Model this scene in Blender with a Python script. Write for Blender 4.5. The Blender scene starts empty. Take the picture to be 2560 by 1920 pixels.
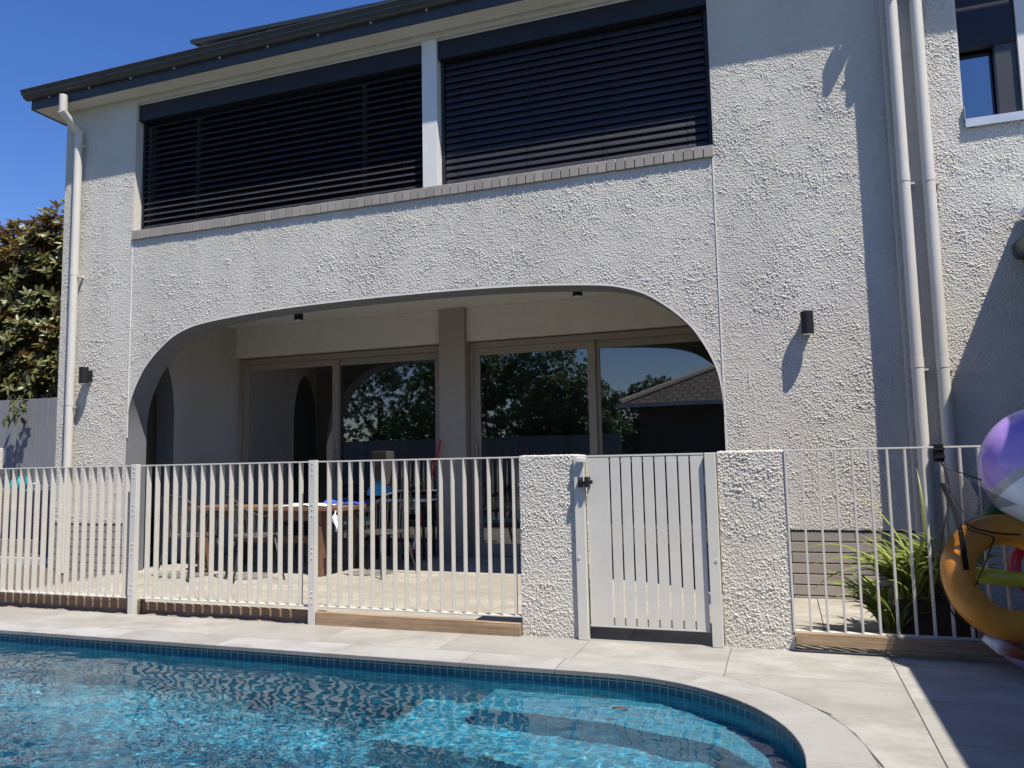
import bpy, bmesh, math, random
import numpy as np
from mathutils import Vector, Matrix, noise
R = math.radians
rnd = random.Random(7)
sc = bpy.context.scene
COL = sc.collection

# ---------------------------------------------------------------- camera
H = 1.16
yaw, pit, rol = R(19.1119), R(5.6254), R(-1.2118)
rz = Matrix.Rotation(yaw, 3, 'Z')
r0 = Vector((1, 0, 0)); f0 = Vector((0, math.cos(pit), math.sin(pit))); u0 = Vector((0, -math.sin(pit), math.cos(pit)))
r1 = rz @ (math.cos(rol) * r0 + math.sin(rol) * u0)
u1 = rz @ (-math.sin(rol) * r0 + math.cos(rol) * u0)
f1 = rz @ f0
cd = bpy.data.cameras.new("camera"); cam = bpy.data.objects.new("camera", cd); COL.objects.link(cam)
cam.matrix_world = Matrix(((r1.x, u1.x, -f1.x, 0), (r1.y, u1.y, -f1.y, 0), (r1.z, u1.z, -f1.z, H), (0, 0, 0, 1)))
cd.sensor_width = 36; cd.lens = 27.157; cd.clip_start = .05; cd.clip_end = 2000
sc.camera = cam

# ---------------------------------------------------------------- light
SUN = Vector((0.425, -0.302, 1.0)).normalized()
sl = bpy.data.lights.new("sun", 'SUN'); sl.energy = 5.0; sl.angle = R(.5); sl.color = (1, .938, .835)
so = bpy.data.objects.new("sun", sl); COL.objects.link(so)
so.rotation_euler = SUN.to_track_quat('Z', 'Y').to_euler(); so.location = (8, -6, 20)
w = bpy.data.worlds.new("World"); sc.world = w; w.use_nodes = True
nt = w.node_tree; nt.nodes.clear()
wo = nt.nodes.new('ShaderNodeOutputWorld'); bg = nt.nodes.new('ShaderNodeBackground'); sky = nt.nodes.new('ShaderNodeTexSky')
sky.sky_type = 'NISHITA'; sky.sun_disc = False
sky.sun_elevation = math.asin(SUN.z); sky.sun_rotation = math.atan2(SUN.x, SUN.y)
sky.air_density = 1.0; sky.dust_density = .1; sky.ozone_density = 1.6; sky.altitude = 200
bg.inputs[1].default_value = .09
hs = nt.nodes.new('ShaderNodeHueSaturation'); hs.inputs['Saturation'].default_value = 1.3; hs.inputs['Hue'].default_value = .512
tn = nt.nodes.new('ShaderNodeMix'); tn.data_type = 'RGBA'; tn.blend_type = 'MULTIPLY'; tn.inputs[0].default_value = 1; tn.inputs[7].default_value = (.98, .98, 1.08, 1)
nt.links.new(sky.outputs[0], hs.inputs['Color']); nt.links.new(hs.outputs[0], tn.inputs[6]); nt.links.new(tn.outputs[2], bg.inputs[0]); nt.links.new(bg.outputs[0], wo.inputs[0])
sc.view_settings.view_transform = 'Standard'; sc.view_settings.look = 'None'
sc.view_settings.exposure = 0.75; sc.view_settings.gamma = 1; sc.view_settings.use_curve_mapping = False
sc.cycles.use_denoising = True
sc.cycles.max_bounces = 10; sc.cycles.transparent_max_bounces = 24; sc.cycles.transmission_bounces = 8

# ---------------------------------------------------------------- helpers
class MB:
    def __init__(s): s.v = []; s.f = []; s.uv = {}
    def add(s, vs, fs):
        b = len(s.v); s.v += [tuple(p) for p in vs]; s.f += [tuple(i + b for i in f) for f in fs]; return s
    def box(s, x0, x1, y0, y1, z0, z1, m=None):
        vs = [(x, y, z) for z in (z0, z1) for y in (y0, y1) for x in (x0, x1)]
        if m is not None: vs = [m @ Vector(p) for p in vs]
        return s.add(vs, [(0, 2, 3, 1), (4, 5, 7, 6), (0, 1, 5, 4), (2, 6, 7, 3), (0, 4, 6, 2), (1, 3, 7, 5)])
    def tube(s, pts, r, n=10, cap=True, closed=False):
        pts = [Vector(p) for p in pts]; k = len(pts); rs = r if isinstance(r, (list, tuple)) else [r] * k
        t0 = (pts[1] - pts[0]).normalized()
        a = Vector((0, 0, 1)) if abs(t0.z) < .9 else Vector((1, 0, 0))
        u = t0.cross(a).normalized(); vs = []
        for i, p in enumerate(pts):
            if closed: t = pts[(i + 1) % k] - pts[i - 1]
            elif i == 0: t = pts[1] - pts[0]
            elif i == k - 1: t = pts[-1] - pts[-2]
            else: t = (pts[i + 1] - p).normalized() + (p - pts[i - 1]).normalized()
            t.normalize(); u = (u - t * u.dot(t)).normalized(); w_ = t.cross(u)
            for j in range(n):
                an = 2 * math.pi * j / n; vs.append(p + (u * math.cos(an) + w_ * math.sin(an)) * rs[i])
        fs = []
        for i in range(k if closed else k - 1):
            i2 = (i + 1) % k
            for j in range(n): fs.append((i * n + j, i * n + (j + 1) % n, i2 * n + (j + 1) % n, i2 * n + j))
        if cap and not closed: fs += [tuple(range(n))[::-1], tuple((k - 1) * n + j for j in range(n))]
        return s.add(vs, fs)
    def prism(s, poly, axis, a, b):
        """poly of 2D points extruded along axis from a to b"""
        def P(p, t):
            return {'x': (t, p[0], p[1]), 'y': (p[0], t, p[1]), 'z': (p[0], p[1], t)}[axis]
        n = len(poly); vs = [P(p, a) for p in poly] + [P(p, b) for p in poly]
        fs = [tuple(range(n))[::-1], tuple(range(n, 2 * n))] + [(i, (i + 1) % n, n + (i + 1) % n, n + i) for i in range(n)]
        return s.add(vs, fs)
    def sphere(s, c, r, nu=16, nv=10, sc_=(1, 1, 1)):
        vs = []
        for i in range(nv + 1):
            th = math.pi * i / nv
            for j in range(nu):
                ph = 2 * math.pi * j / nu
                vs.append((c[0] + r * sc_[0] * math.sin(th) * math.cos(ph), c[1] + r * sc_[1] * math.sin(th) * math.sin(ph), c[2] + r * sc_[2] * math.cos(th)))
        fs = [(i * nu + j, (i + 1) * nu + j, (i + 1) * nu + (j + 1) % nu, i * nu + (j + 1) % nu) for i in range(nv) for j in range(nu)]
        return s.add(vs, fs)
    def build(s, name, mat, parent=None, smooth=False, bevel=0, uvf=None, tri=False):
        me = bpy.data.meshes.new(name); me.from_pydata(s.v, [], s.f); me.update()
        bm = bmesh.new(); bm.from_mesh(me)
        if smooth: bmesh.ops.remove_doubles(bm, verts=bm.verts, dist=1e-5)
        if tri: bmesh.ops.triangulate(bm, faces=bm.faces)
        if not getattr(s, 'keep', False): bmesh.ops.recalc_face_normals(bm, faces=bm.faces)
        bm.to_mesh(me); bm.free()
        if uvf:
            l = me.uv_layers.new(name='UVMap')
            for p in me.polygons:
                for li in p.loop_indices:
                    l.data[li].uv = uvf(me.vertices[me.loops[li].vertex_index].co, p)
        me.materials.append(mat)
        if smooth:
            me.polygons.foreach_set('use_smooth', [True] * len(me.polygons))
        o = bpy.data.objects.new(name, me); COL.objects.link(o)
        if smooth == 'auto':
            me.set_sharp_from_angle(angle=R(35))
        if bevel:
            b = o.modifiers.new('bevel', 'BEVEL'); b.width = bevel; b.segments = 2; b.limit_method = 'ANGLE'; b.angle_limit = R(40)
        if parent is not None:
            o.parent = parent; o.matrix_parent_inverse = Matrix.Identity(4)
            if parent.type == 'EMPTY' or True:
                pw = world(parent); me.transform(pw.inverted())
        return o
def world(o):
    m = o.matrix_basis.copy()
    p = o.parent
    while p: m = p.matrix_basis @ m; p = p.parent
    return m
def thing(name, label, cat, loc=(0, 0, 0), group=None):
    o = bpy.data.objects.new(name, None); COL.objects.link(o); o.location = loc; o.empty_display_size = .1
    o['label'] = label; o['category'] = cat
    if group: o['group'] = group
    return o
def tag(o, label, cat, group=None, kind=None):
    o['label'] = label; o['category'] = cat
    if group: o['group'] = group
    if kind: o['kind'] = kind
    return o
def struct(o, label=None):
    o['kind'] = 'structure'
    return o
def copy_tree(o, parent=None):
    c = o.copy(); COL.objects.link(c)
    if parent: c.parent = parent
    for ch in list(o.children): copy_tree(ch, c)
    return c

# ---------------------------------------------------------------- materials
class N:
    def __init__(s, name):
        s.m = bpy.data.materials.new(name); s.m.use_nodes = True; s.t = s.m.node_tree
        s.b = s.t.nodes['Principled BSDF']; s.o = s.t.nodes['Material Output']
    def n(s, typ, **k):
        d = s.t.nodes.new(typ)
        for a, b in k.items():
            if a.startswith('i_'):
                key = a[2:]; key = int(key) if key.isdigit() else key.replace('_', ' ')
                d.inputs[key].default_value = b
            else: setattr(d, a, b)
        return d
    def l(s, a, b): s.t.links.new(a, b)
    def coord(s, scale=None, kind='Object'):
        tc = s.n('ShaderNodeTexCoord')
        if scale is None: return tc.outputs[kind]
        mp = s.n('ShaderNodeMapping'); mp.inputs['Scale'].default_value = scale; s.l(tc.outputs[kind], mp.inputs[0]); return mp.outputs[0]
    def noise(s, vec, scale, detail=4, rough=.5, out='Fac'):
        d = s.n('ShaderNodeTexNoise'); d.inputs['Scale'].default_value = scale; d.inputs['Detail'].default_value = detail; d.inputs['Roughness'].default_value = rough
        s.l(vec, d.inputs['Vector']); return d.outputs[out]
    def ramp(s, fac, stops):
        d = s.n('ShaderNodeValToRGB'); e = d.color_ramp.elements
        e[0].position = stops[0][0]; e[0].color = (*stops[0][1], 1)
        e[1].position = stops[-1][0]; e[1].color = (*stops[-1][1], 1)
        for p, c in stops[1:-1]:
            q = e.new(p); q.color = (*c, 1)
        s.l(fac, d.inputs[0]); return d.outputs[0]
    def math(s, op, a, b=None):
        d = s.n('ShaderNodeMath', operation=op)
        for i, x in enumerate((a, b)):
            if x is None: continue
            if isinstance(x, (int, float)): d.inputs[i].default_value = x
            else: s.l(x, d.inputs[i])
        return d.outputs[0]
    def mix(s, fac, a, b, typ='MIX'):
        d = s.n('ShaderNodeMix', data_type='RGBA', blend_type=typ)
        for i, x in ((0, fac), (6, a), (7, b)):
            if isinstance(x, (int, float)): d.inputs[i].default_value = x
            elif isinstance(x, tuple): d.inputs[i].default_value = (*x, 1)
            else: s.l(x, d.inputs[i])
        return d.outputs[2]
    def bump(s, h, strength=.5, dist=.01):
        d = s.n('ShaderNodeBump'); d.inputs['Strength'].default_value = strength; d.inputs['Distance'].default_value = dist
        s.l(h, d.inputs['Height']); s.l(d.outputs[0], s.b.inputs['Normal']); return d

def simple(name, col, rough=.5, metal=0, var=.12, vscale=6, bump=0, bscale=200, spec=.5, streak=None):
    m = N(name); c = m.coord(streak)
    nz = m.noise(c, vscale, 5, .6)
    a = tuple(x * (1 - var) for x in col); b = tuple(min(1, x * (1 + var)) for x in col)
    m.l(m.ramp(nz, [(.3, a), (.7, b)]), m.b.inputs['Base Color'])
    m.b.inputs['Roughness'].default_value = rough; m.b.inputs['Metallic'].default_value = metal
    m.b.inputs['Specular IOR Level'].default_value = spec
    if bump: m.bump(m.noise(m.coord(), bscale, 3), bump, .002)
    return m.m

def stucco(name, col, scale=1.0, dist=.006, strength=.7):
    m = N(name); c = m.coord()
    warp = m.noise(c, 9 * scale, 2, .5, 'Color')
    v = m.n('ShaderNodeVectorMath', operation='MULTIPLY_ADD'); m.l(warp, v.inputs[0]); v.inputs[1].default_value = (.04, .04, .04); m.l(c, v.inputs[2])
    vo = m.n('ShaderNodeTexVoronoi', feature='SMOOTH_F1'); vo.inputs['Scale'].default_value = 62 * scale; vo.inputs['Smoothness'].default_value = .25
    m.l(v.outputs[0], vo.inputs['Vector'])
    vo2 = m.n('ShaderNodeTexVoronoi', feature='F1'); vo2.inputs['Scale'].default_value = 130 * scale; m.l(v.outputs[0], vo2.inputs['Vector'])
    h = m.math('SUBTRACT', 1.0, vo.outputs['Distance'])
    h = m.math('POWER', h, 2.2)
    h2 = m.math('MULTIPLY', m.math('SUBTRACT', 1.0, vo2.outputs['Distance']), .35)
    amp = m.noise(c, 5, 3, .6)
    big = m.noise(c, 26 * scale, 4, .7)
    hh = m.math('ADD', m.math('ADD', m.math('MULTIPLY', h, m.math('ADD', amp, .45)), h2), m.math('MULTIPLY', big, 1.1))
    m.bump(m.math('ADD', h2, m.math('MULTIPLY', big, 1.0)), strength, dist)
    stain = m.noise(m.coord((1.0, 1.0, .25)), 1.6, 5, .6)
    a = tuple(x * .87 for x in col); b = tuple(x * 1.05 for x in col)
    m.l(m.ramp(stain, [(.3, a), (.7, b)]), m.b.inputs['Base Color'])
    m.b.inputs['Roughness'].default_value = .85; m.b.inputs['Specular IOR Level'].default_value = .25
    return m.m

M = {}
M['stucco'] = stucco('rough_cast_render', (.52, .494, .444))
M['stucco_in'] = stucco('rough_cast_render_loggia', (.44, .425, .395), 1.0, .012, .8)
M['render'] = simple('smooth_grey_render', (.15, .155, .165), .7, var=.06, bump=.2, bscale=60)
M['bead'] = simple('render_edge_bead', (.55, .54, .51), .7, var=.06, bump=.4, bscale=90)
M['trimstrip'] = simple('render_bead', (.6, .58, .54), .6, var=.04)
M['ceiling'] = simple('ceiling_paint', (.62, .59, .54), .7, var=.04)
M['bulk'] = simple('bulkhead_paint', (.58, .55, .5), .7, var=.04)
M['gutter'] = simple('dark_colorbond', (.035, .037, .043), .38, var=.12, vscale=3)
M['fascia'] = simple('fascia_paint', (.028, .032, .042), .5, var=.08)
M['soffit'] = simple('soffit_paint', (.6, .57, .52), .6, var=.04)
M['roof'] = simple('roof_sheet', (.09, .09, .1), .4)
M['pipe'] = simple('pvc_painted', (.505, .484, .438), .42, var=.05, vscale=3)
M['white'] = simple('white_powdercoat', (.6, .59, .56), .42, var=.05, vscale=8)
M['fence'] = simple('fence_powdercoat', (.508, .49, .45), .5, var=.06, vscale=10)
M['gate'] = simple('gate_powdercoat', (.508, .492, .452), .5, var=.06, vscale=5)
M['blind'] = simple('blind_slat', (.022, .022, .028), .5, var=.1, spec=.35)
M['blindbox'] = simple('dark_box', (.011, .013, .02), .5, var=.08, spec=.35)
M['black'] = simple('black_plastic', (.012, .012, .014), .5, spec=.3)
M['cord'] = simple('black_webbing', (.01, .01, .011), .9, spec=.1)
M['frame'] = simple('bronze_frame', (.27, .235, .19), .45, var=.05)
M['column'] = simple('column_paint', (.3, .27, .225), .6, var=.05)
M['alu'] = simple('mill_aluminium', (.5, .51, .53), .4, .6)
M['darkframe'] = simple('dark_frame', (.03, .032, .038), .4)
M['upframe'] = simple('grey_window_frame', (.1, .095, .09), .5)
M['lens'] = simple('frosted_lens', (.8, .8, .78), .3)
M['mortar'] = simple('mortar', (.2, .19, .18), .9, bump=.5)
M['gap'] = simple('dark_joint', (.05, .048, .045), .95)
M['grout'] = simple('paving_grout', (.17, .16, .145), .95)
M['soil'] = simple('soil', (.2, .155, .125), .95, var=.45, vscale=40, bump=1, bscale=120)
M['gravelsoil'] = simple('mulch', (.1, .075, .055), .95, var=.5, vscale=30, bump=1, bscale=90)
M['terracotta'] = simple('dark_pot', (.03, .02, .016), .6)
M['concrete'] = simple('concrete_edge', (.4, .4, .39), .85, var=.15)
M['wicker'] = simple('chair_metal', (.03, .03, .03), .5)
M['rope'] = simple('chair_rope', (.055, .052, .048), .8)
M['paper'] = simple('white_paper', (.8, .82, .85), .7)
M['bluecloth'] = simple('blue_cloth', (.03, .07, .35), .9, var=.3)
M['tealcloth'] = simple('teal_cap', (.05, .3, .42), .9, var=.25, vscale=20)
M['red'] = simple('red_pole', (.6, .01, .015), .35)
M['teal'] = simple('teal_plastic', (.02, .4, .45), .35)
M['hose'] = simple('pale_hose', (.6, .62, .58), .5)
M['greyfence'] = simple('painted_paling', (.17, .18, .2), .75, var=.12, vscale=3, streak=(8, 8, .5))
M['bark'] = simple('bark', (.09, .07, .055), .9, var=.3, vscale=20, bump=.8, bscale=60)
M['steel'] = simple('galvanised_wire', (.35, .37, .4), .5, .5)
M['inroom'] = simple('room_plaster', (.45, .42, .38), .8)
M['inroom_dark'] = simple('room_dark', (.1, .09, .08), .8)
M['roomfloor'] = simple('room_floor', (.2, .15, .1), .5)

def wood(name, col, sc_=(1.2, 14, 14), var=.35, rough=.7, knots=True):
    m = N(name); c = m.coord(sc_)
    n1 = m.noise(m.coord((1.1, 22, 34)), 1.6, 6, .65); n2 = m.noise(m.coord((2.5, 8, 8)), 1.1, 4, .6); n3 = m.noise(m.coord((3, 90, 120)), 1.2, 3, .5)
    k = m.math('ADD', m.math('ADD', m.math('MULTIPLY', n1, .45), m.math('MULTIPLY', n2, .45)), m.math('MULTIPLY', n3, .2))
    m.l(m.ramp(k, [(.4, tuple(x * (1 - var) for x in col)), (.68, tuple(min(1, x * (1 + var * .6)) for x in col))]), m.b.inputs['Base Color'])
    m.b.inputs['Roughness'].default_value = rough; m.bump(k, .25, .003); return m.m
M['pine'] = wood('treated_pine', (.29, .2, .12), var=.5)
M['oldpine'] = wood('weathered_pine', (.26, .18, .115), var=.4)
M['sleeper'] = wood('sleeper_timber', (.2, .14, .1), var=.45)
M['tablewood'] = wood('table_timber', (.15, .08, .045))

def brick(name, col):
    m = N(name)
    g = m.n('ShaderNodeNewGeometry')
    nz = m.noise(m.coord(), 60, 4, .7)
    c1 = m.ramp(g.outputs['Random Per Island'], [(0, tuple(x * .84 for x in col)), (.5, col), (1, tuple(x * 1.12 for x in col))])
    c2 = m.mix(m.math('MULTIPLY', nz, .55), c1, tuple(x * .6 for x in col))
    m.l(c2, m.b.inputs['Base Color']); m.b.inputs['Roughness'].default_value = .9
    m.bump(m.noise(m.coord(), 160, 4, .7), .6, .003); return m.m
M['brick'] = brick('grey_brown_brick', (.3, .265, .24))
M['sillbrick'] = brick('sill_brick', (.24, .22, .205))

def stone(name, col):
    m = N(name); g = m.n('ShaderNodeNewGeometry'); co = m.coord()
    sh = m.n('ShaderNodeVectorMath', operation='MULTIPLY_ADD'); m.l(g.outputs['Random Per Island'], sh.inputs[0]); sh.inputs[1].default_value = (7, 13, 3); m.l(co, sh.inputs[2])
    mp = m.n('ShaderNodeMapping'); mp.inputs['Scale'].default_value = (1, 1.5, 1); m.l(sh.outputs[0], mp.inputs[0])
    n1 = m.noise(mp.outputs[0], 2.2, 8, .68); n2 = m.noise(mp.outputs[0], 12, 6, .7); n3 = m.noise(co, 90, 3, .7)
    base = m.ramp(g.outputs['Random Per Island'], [(0, tuple(x * .82 for x in col)), (.5, col), (1, (col[0] * 1.16, col[1] * 1.17, col[2] * 1.22))])
    c = m.mix(m.ramp(n1, [(.42, (0, 0, 0)), (.62, (1, 1, 1))]), base, (col[0] * .7, col[1] * .69, col[2] * .665))
    c = m.mix(m.math('MULTIPLY', n2, .4), c, (col[0] * 1.25, col[1] * 1.22, col[2] * 1.15))
    c = m.mix(m.ramp(n3, [(.62, (0, 0, 0)), (.72, (.6, .6, .6))]), c, (col[0] * .6, col[1] * .55, col[2] * .5))
    m.l(c, m.b.inputs['Base Color']); m.b.inputs['Roughness'].default_value = .7; m.b.inputs['Specular IOR Level'].default_value = .3
    m.bump(m.math('ADD', n2, m.math('MULTIPLY', n3, .4)), .35, .003); return m.m
M['paver'] = stone('travertine_paver', (.285, .276, .256))
M['coping'] = stone('coping_stone', (.285, .28, .27))
M['patio'] = stone('patio_paver', (.315, .295, .252))

def tilemat(name, col, uv=True, size=.048):
    m = N(name); tc = m.n('ShaderNodeTexCoord')
    br = m.n('ShaderNodeTexBrick', offset=0.0, squash=1.0)
    br.inputs['Scale'].default_value = 1; br.inputs['Brick Width'].default_value = size; br.inputs['Row Height'].default_value = size
    br.inputs['Mortar Size'].default_value = .0022; br.inputs['Mortar Smooth'].default_value = .1; br.inputs['Bias'].default_value = 0
    br.inputs['Color1'].default_value = (*[x * .86 for x in col], 1); br.inputs['Color2'].default_value = (*[x * 1.14 for x in col], 1)
    br.inputs['Mortar'].default_value = (.2, .32, .29, 1)
    m.l(tc.outputs['UV'], br.inputs['Vector'])
    m.l(br.outputs['Color'], m.b.inputs['Base Color']); m.b.inputs['Roughness'].default_value = .25
    m.bump(m.math('SUBTRACT', 1.0, br.outputs['Fac']), .5, .002); return m.m
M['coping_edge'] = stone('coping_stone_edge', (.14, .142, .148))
M['pooltile'] = tilemat('pool_mosaic', (.035, .225, .34))

M['shadetile'] = tilemat('lip_shaded_mosaic', (.012, .07, .12))  # pool mosaic above the water, the coping lip's shade put into its colour
M['floortile'] = tilemat('floor_mosaic', (.035, .25, .36))
def watermat():
    m = N('pool_water'); t = m.t; t.nodes.remove(m.b)
    rf = m.n('ShaderNodeBsdfRefraction'); rf.inputs['IOR'].default_value = 1.333; rf.inputs['Roughness'].default_value = 0; rf.inputs['Color'].default_value = (.80, .96, .99, 1)
    gl = m.n('ShaderNodeBsdfGlossy'); gl.inputs['Roughness'].default_value = .0; gl.inputs['Color'].default_value = (1, 1, 1, 1)
    fr = m.n('ShaderNodeFresnel'); fr.inputs['IOR'].default_value = 1.333
    mx = m.n('ShaderNodeMixShader'); m.l(fr.outputs[0], mx.inputs[0]); m.l(rf.outputs[0], mx.inputs[1]); m.l(gl.outputs[0], mx.inputs[2])
    m.l(mx.outputs[0], m.o.inputs['Surface'])
    return m.m
M['water'] = watermat()

def glassmat(name, refl=1.0, tint=(.8, .85, .85), ior=1.5):
    m = N(name); t = m.t; t.nodes.remove(m.b)
    tr = m.n('ShaderNodeBsdfTransparent'); tr.inputs['Color'].default_value = (*tint, 1)
    gl = m.n('ShaderNodeBsdfGlossy'); gl.inputs['Roughness'].default_value = 0.0
    fr = m.n('ShaderNodeFresnel'); fr.inputs['IOR'].default_value = ior
    k = m.math('MINIMUM', m.math('MULTIPLY', fr.outputs[0], refl), 1.0)
    mx = m.n('ShaderNodeMixShader'); m.l(k, mx.inputs[0]); m.l(tr.outputs[0], mx.inputs[1]); m.l(gl.outputs[0], mx.inputs[2])
    nb = m.n('ShaderNodeBump'); nb.inputs['Strength'].default_value = .04; nb.inputs['Distance'].default_value = .02
    m.l(m.noise(m.coord(), .7, 2), nb.inputs['Height']); m.l(nb.outputs[0], gl.inputs['Normal'])
    m.l(mx.outputs[0], m.o.inputs['Surface']); return m.m
M['glass'] = glassmat('door_glass', 4.6, (.42, .46, .46))
M['glass_sky'] = glassmat('wing_glass', 9.0, (.3, .33, .35))
M['glass_up'] = glassmat('upper_glass', 5.0, (.35, .4, .42))

def leafmat(name, top, under=None, rough=.35, island=True, var=.5):
    m = N(name); g = m.n('ShaderNodeNewGeometry')
    lo = tuple(x * (1 - var) for x in top); hi = tuple(x * (1 + var) for x in top)
    c = m.ramp(g.outputs['Random Per Island'], [(0, lo), (1, hi)])
    if under: c = m.mix(g.outputs['Backfacing'], c, under)
    m.l(c, m.b.inputs['Base Color']); m.b.inputs['Roughness'].default_value = rough
    m.b.inputs['Subsurface Weight'].default_value = 0
    # light passing through the leaf
    tl = m.n('ShaderNodeBsdfTranslucent'); m.l(c, tl.inputs['Color'])
    mx = m.n('ShaderNodeMixShader'); mx.inputs[0].default_value = .25
    m.l(m.b.outputs[0], mx.inputs[1]); m.l(tl.outputs[0], mx.inputs[2]); m.l(mx.outputs[0], m.o.inputs['Surface'])
    return m.m
M['magnolia'] = leafmat('magnolia_leaf', (.105, .11, .03), (.2, .1, .035), .38)
M['foliage'] = leafmat('foliage', (.055, .115, .028), None, .5)
M['foliage2'] = leafmat('foliage_pale', (.08, .14, .035), None, .5)
M['strap'] = leafmat('strap_leaf', (.2, .245, .05), None, .4, var=.35)
M['spiky'] = leafmat('indoor_leaf', (.05, .09, .03), None, .5)

def rooftile():
    m = N('roof_tiles'); br = m.n('ShaderNodeTexBrick', offset=.5); br.inputs['Scale'].default_value = 1
    br.inputs['Brick Width'].default_value = .3; br.inputs['Row Height'].default_value = .3; br.inputs['Mortar Size'].default_value = .03
    br.inputs['Color1'].default_value = (.085, .075, .075, 1); br.inputs['Color2'].default_value = (.13, .115, .11, 1); br.inputs['Mortar'].default_value = (.03, .025, .02, 1)
    m.l(m.coord(), br.inputs['Vector']); m.l(br.outputs['Color'], m.b.inputs['Base Color']); m.b.inputs['Roughness'].default_value = .8; return m.m
M['rooftile'] = rooftile()
M['nbrick'] = simple('neighbour_brick', (.06, .04, .035), .9, var=.3)

# ================================================================= GROUND
YF = 6.8          # facade plane
YR = 6.71         # right hand wing plane
g = MB()
# one sheet of garden ground out to the horizon, with the pool cut out of it
PX0, PX1, PY0, PY1 = -9.2, .06, .4, 4.29
B = 400
for (a, b, c, d) in ((-B, PX0, -B, B), (PX1, B, -B, B), (PX0, PX1, -B, PY0), (PX0, PX1, PY1, B)):
    g.add([(a, c, -.055), (b, c, -.055), (b, d, -.055), (a, d, -.055)], [(0, 1, 2, 3)])
struct(g.build('ground', simple('garden_ground', (.07, .075, .045), .95, var=.4, vscale=3)))
# corner between the curved pool wall and its square hole
CX, CY = -.977, 3.25
def circ(x, rad): return CY + math.sqrt(max(0, rad * rad - (x - CX) ** 2))
def arc(rad, a0, a1, n): return [(CX + rad * math.cos(R(a0 + (a1 - a0) * i / n)), CY + rad * math.sin(R(a0 + (a1 - a0) * i / n))) for i in range(n + 1)]

def slab(mb, poly, z1=0.0, th=.03, r=.004):
    """a paving slab with a small arris"""
    n = len(poly); cx = sum(p[0] for p in poly) / n; cy = sum(p[1] for p in poly) / n
    ins = []
    for i, p in enumerate(poly):
        a = Vector(poly[i - 1]); b = Vector(p); c = Vector(poly[(i + 1) % n])
        d1 = (b - a); d2 = (c - b)
        n1 = Vector((-d1.y, d1.x)).normalized() if d1.length > 1e-6 else Vector((0, 0)); n2 = Vector((-d2.y, d2.x)).normalized() if d2.length > 1e-6 else n1
        nn = (n1 + n2); nn = nn.normalized() if nn.length > 1e-6 else n1
        q = b + nn * r; ins.append((q.x, q.y))
    vs = [(x, y, z1) for x, y in ins] + [(x, y, z1 - r) for x, y in poly] + [(x, y, z1 - th) for x, y in poly]
    fs = [tuple(range(n))]
    for k in (0, n):
        fs += [(k + i, k + n + i, k + n + (i + 1) % n, k + (i + 1) % n) for i in range(n)]
    mb.add(vs, fs)
def rect(a, b, c, d): return [(a, c), (b, c), (b, d), (a, d)]

# bedding under the paving (dark joints show through the gaps)
bd = MB(); bd.box(-9.3, 6, 4.286, 4.96, -.05, -.008)
bd.add([(x, y, -.008) for x, y in arc(1.036, 0, 90, 24)] + [(6, 4.286, -.008), (6, PY0 - .3, -.008), (.06, PY0 - .3, -.008)], [tuple(range(28))])
bd.box(-1.75, 6, 4.96, 8.95, -.05, -.012); bd.box(-7.16, -1.75, 5.1, 8.95, -.05, -.012)
struct(bd.build('paving_bed', M['grout'], tri=True))
# coping
G = .0025
cp = MB()
xs = [-9.3, -8.78, -7.91, -7.04, -6.17, -5.3, -4.43, -3.565, -2.69, -1.83, -1.26]
for a, b in zip(xs[:-1], xs[1:]): slab(cp, rect(a + G, b - G, 4.25, 4.5 - G), 0, .026, .003)
slab(cp, [(-1.26 + G, 4.25), (CX, 4.25)] + [p for p in arc(1.0, 90, 64, 8)[1:]] + arc(1.25, 64, 90, 8) + [(-1.26 + G, 4.5 - G)], 0, .026, .003)
for a0, a1 in ((64, 42), (42, 20), (20, 0)):
    slab(cp, arc(1.0, a0 - .15, a1 + .15, 8) + arc(1.25, a1 + .15, a0 - .15, 8), 0, .026, .003)
y = CY
while y > .2:
    slab(cp, rect(.023, .273, max(y - .6, .1) + G, y - G), 0, .026, .003); y -= .6
for a, b in zip([-9.3 + .87 * i for i in range(11)], [-9.3 + .87 * (i + 1) for i in range(11)]):
    slab(cp, rect(a + G, min(b, .27) - G, .15, .42), 0, .026, .003)
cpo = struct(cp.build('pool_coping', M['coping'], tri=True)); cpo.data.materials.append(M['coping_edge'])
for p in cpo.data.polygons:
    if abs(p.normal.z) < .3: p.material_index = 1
# paving outside the coping
pv = MB()
def clipped(x0, x1, y0, y1):
    rad = 1.255; n = 12; lo = []
    for i in range(n + 1):
        x = x0 + (x1 - x0) * i / n
        if x < CX: yl = max(y0, 4.505)
        elif x < CX + rad - 1e-4: yl = max(y0, circ(x, rad))
        else: yl = y0
        lo.append((x, yl))
    lo2 = [p for p in lo if p[1] < y1 - .01]
    if len(lo2) < 2: return
    xa, xb = lo2[0][0], lo2[-1][0]
    if xa > x0 + 1e-6:      # curve enters through the top edge
        k = math.sqrt(max(0, rad * rad - (y1 - CY) ** 2)) + CX
        lo2 = [(min(k, lo2[0][0] - 1e-4), y1 - .002)] + lo2
    pts = [lo2[0]]
    for p in lo2[1:]:
        pts.append(p)
    # drop collinear runs
    out = [pts[0]]
    for i in range(1, len(pts) - 1):
        a, b, c = pts[i - 1], pts[i], pts[i + 1]
        if abs((b[1] - a[1]) * (c[0] - b[0]) - (c[1] - b[1]) * (b[0] - a[0])) > 1e-7: out.append(b)
    out.append(pts[-1])
    slab(pv, out + [(xb, y1), (lo2[0][0] if xa > x0 + 1e-6 else xa, y1)][:2 if xa <= x0 + 1e-6 else 1], 0, .026, .003)
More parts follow.
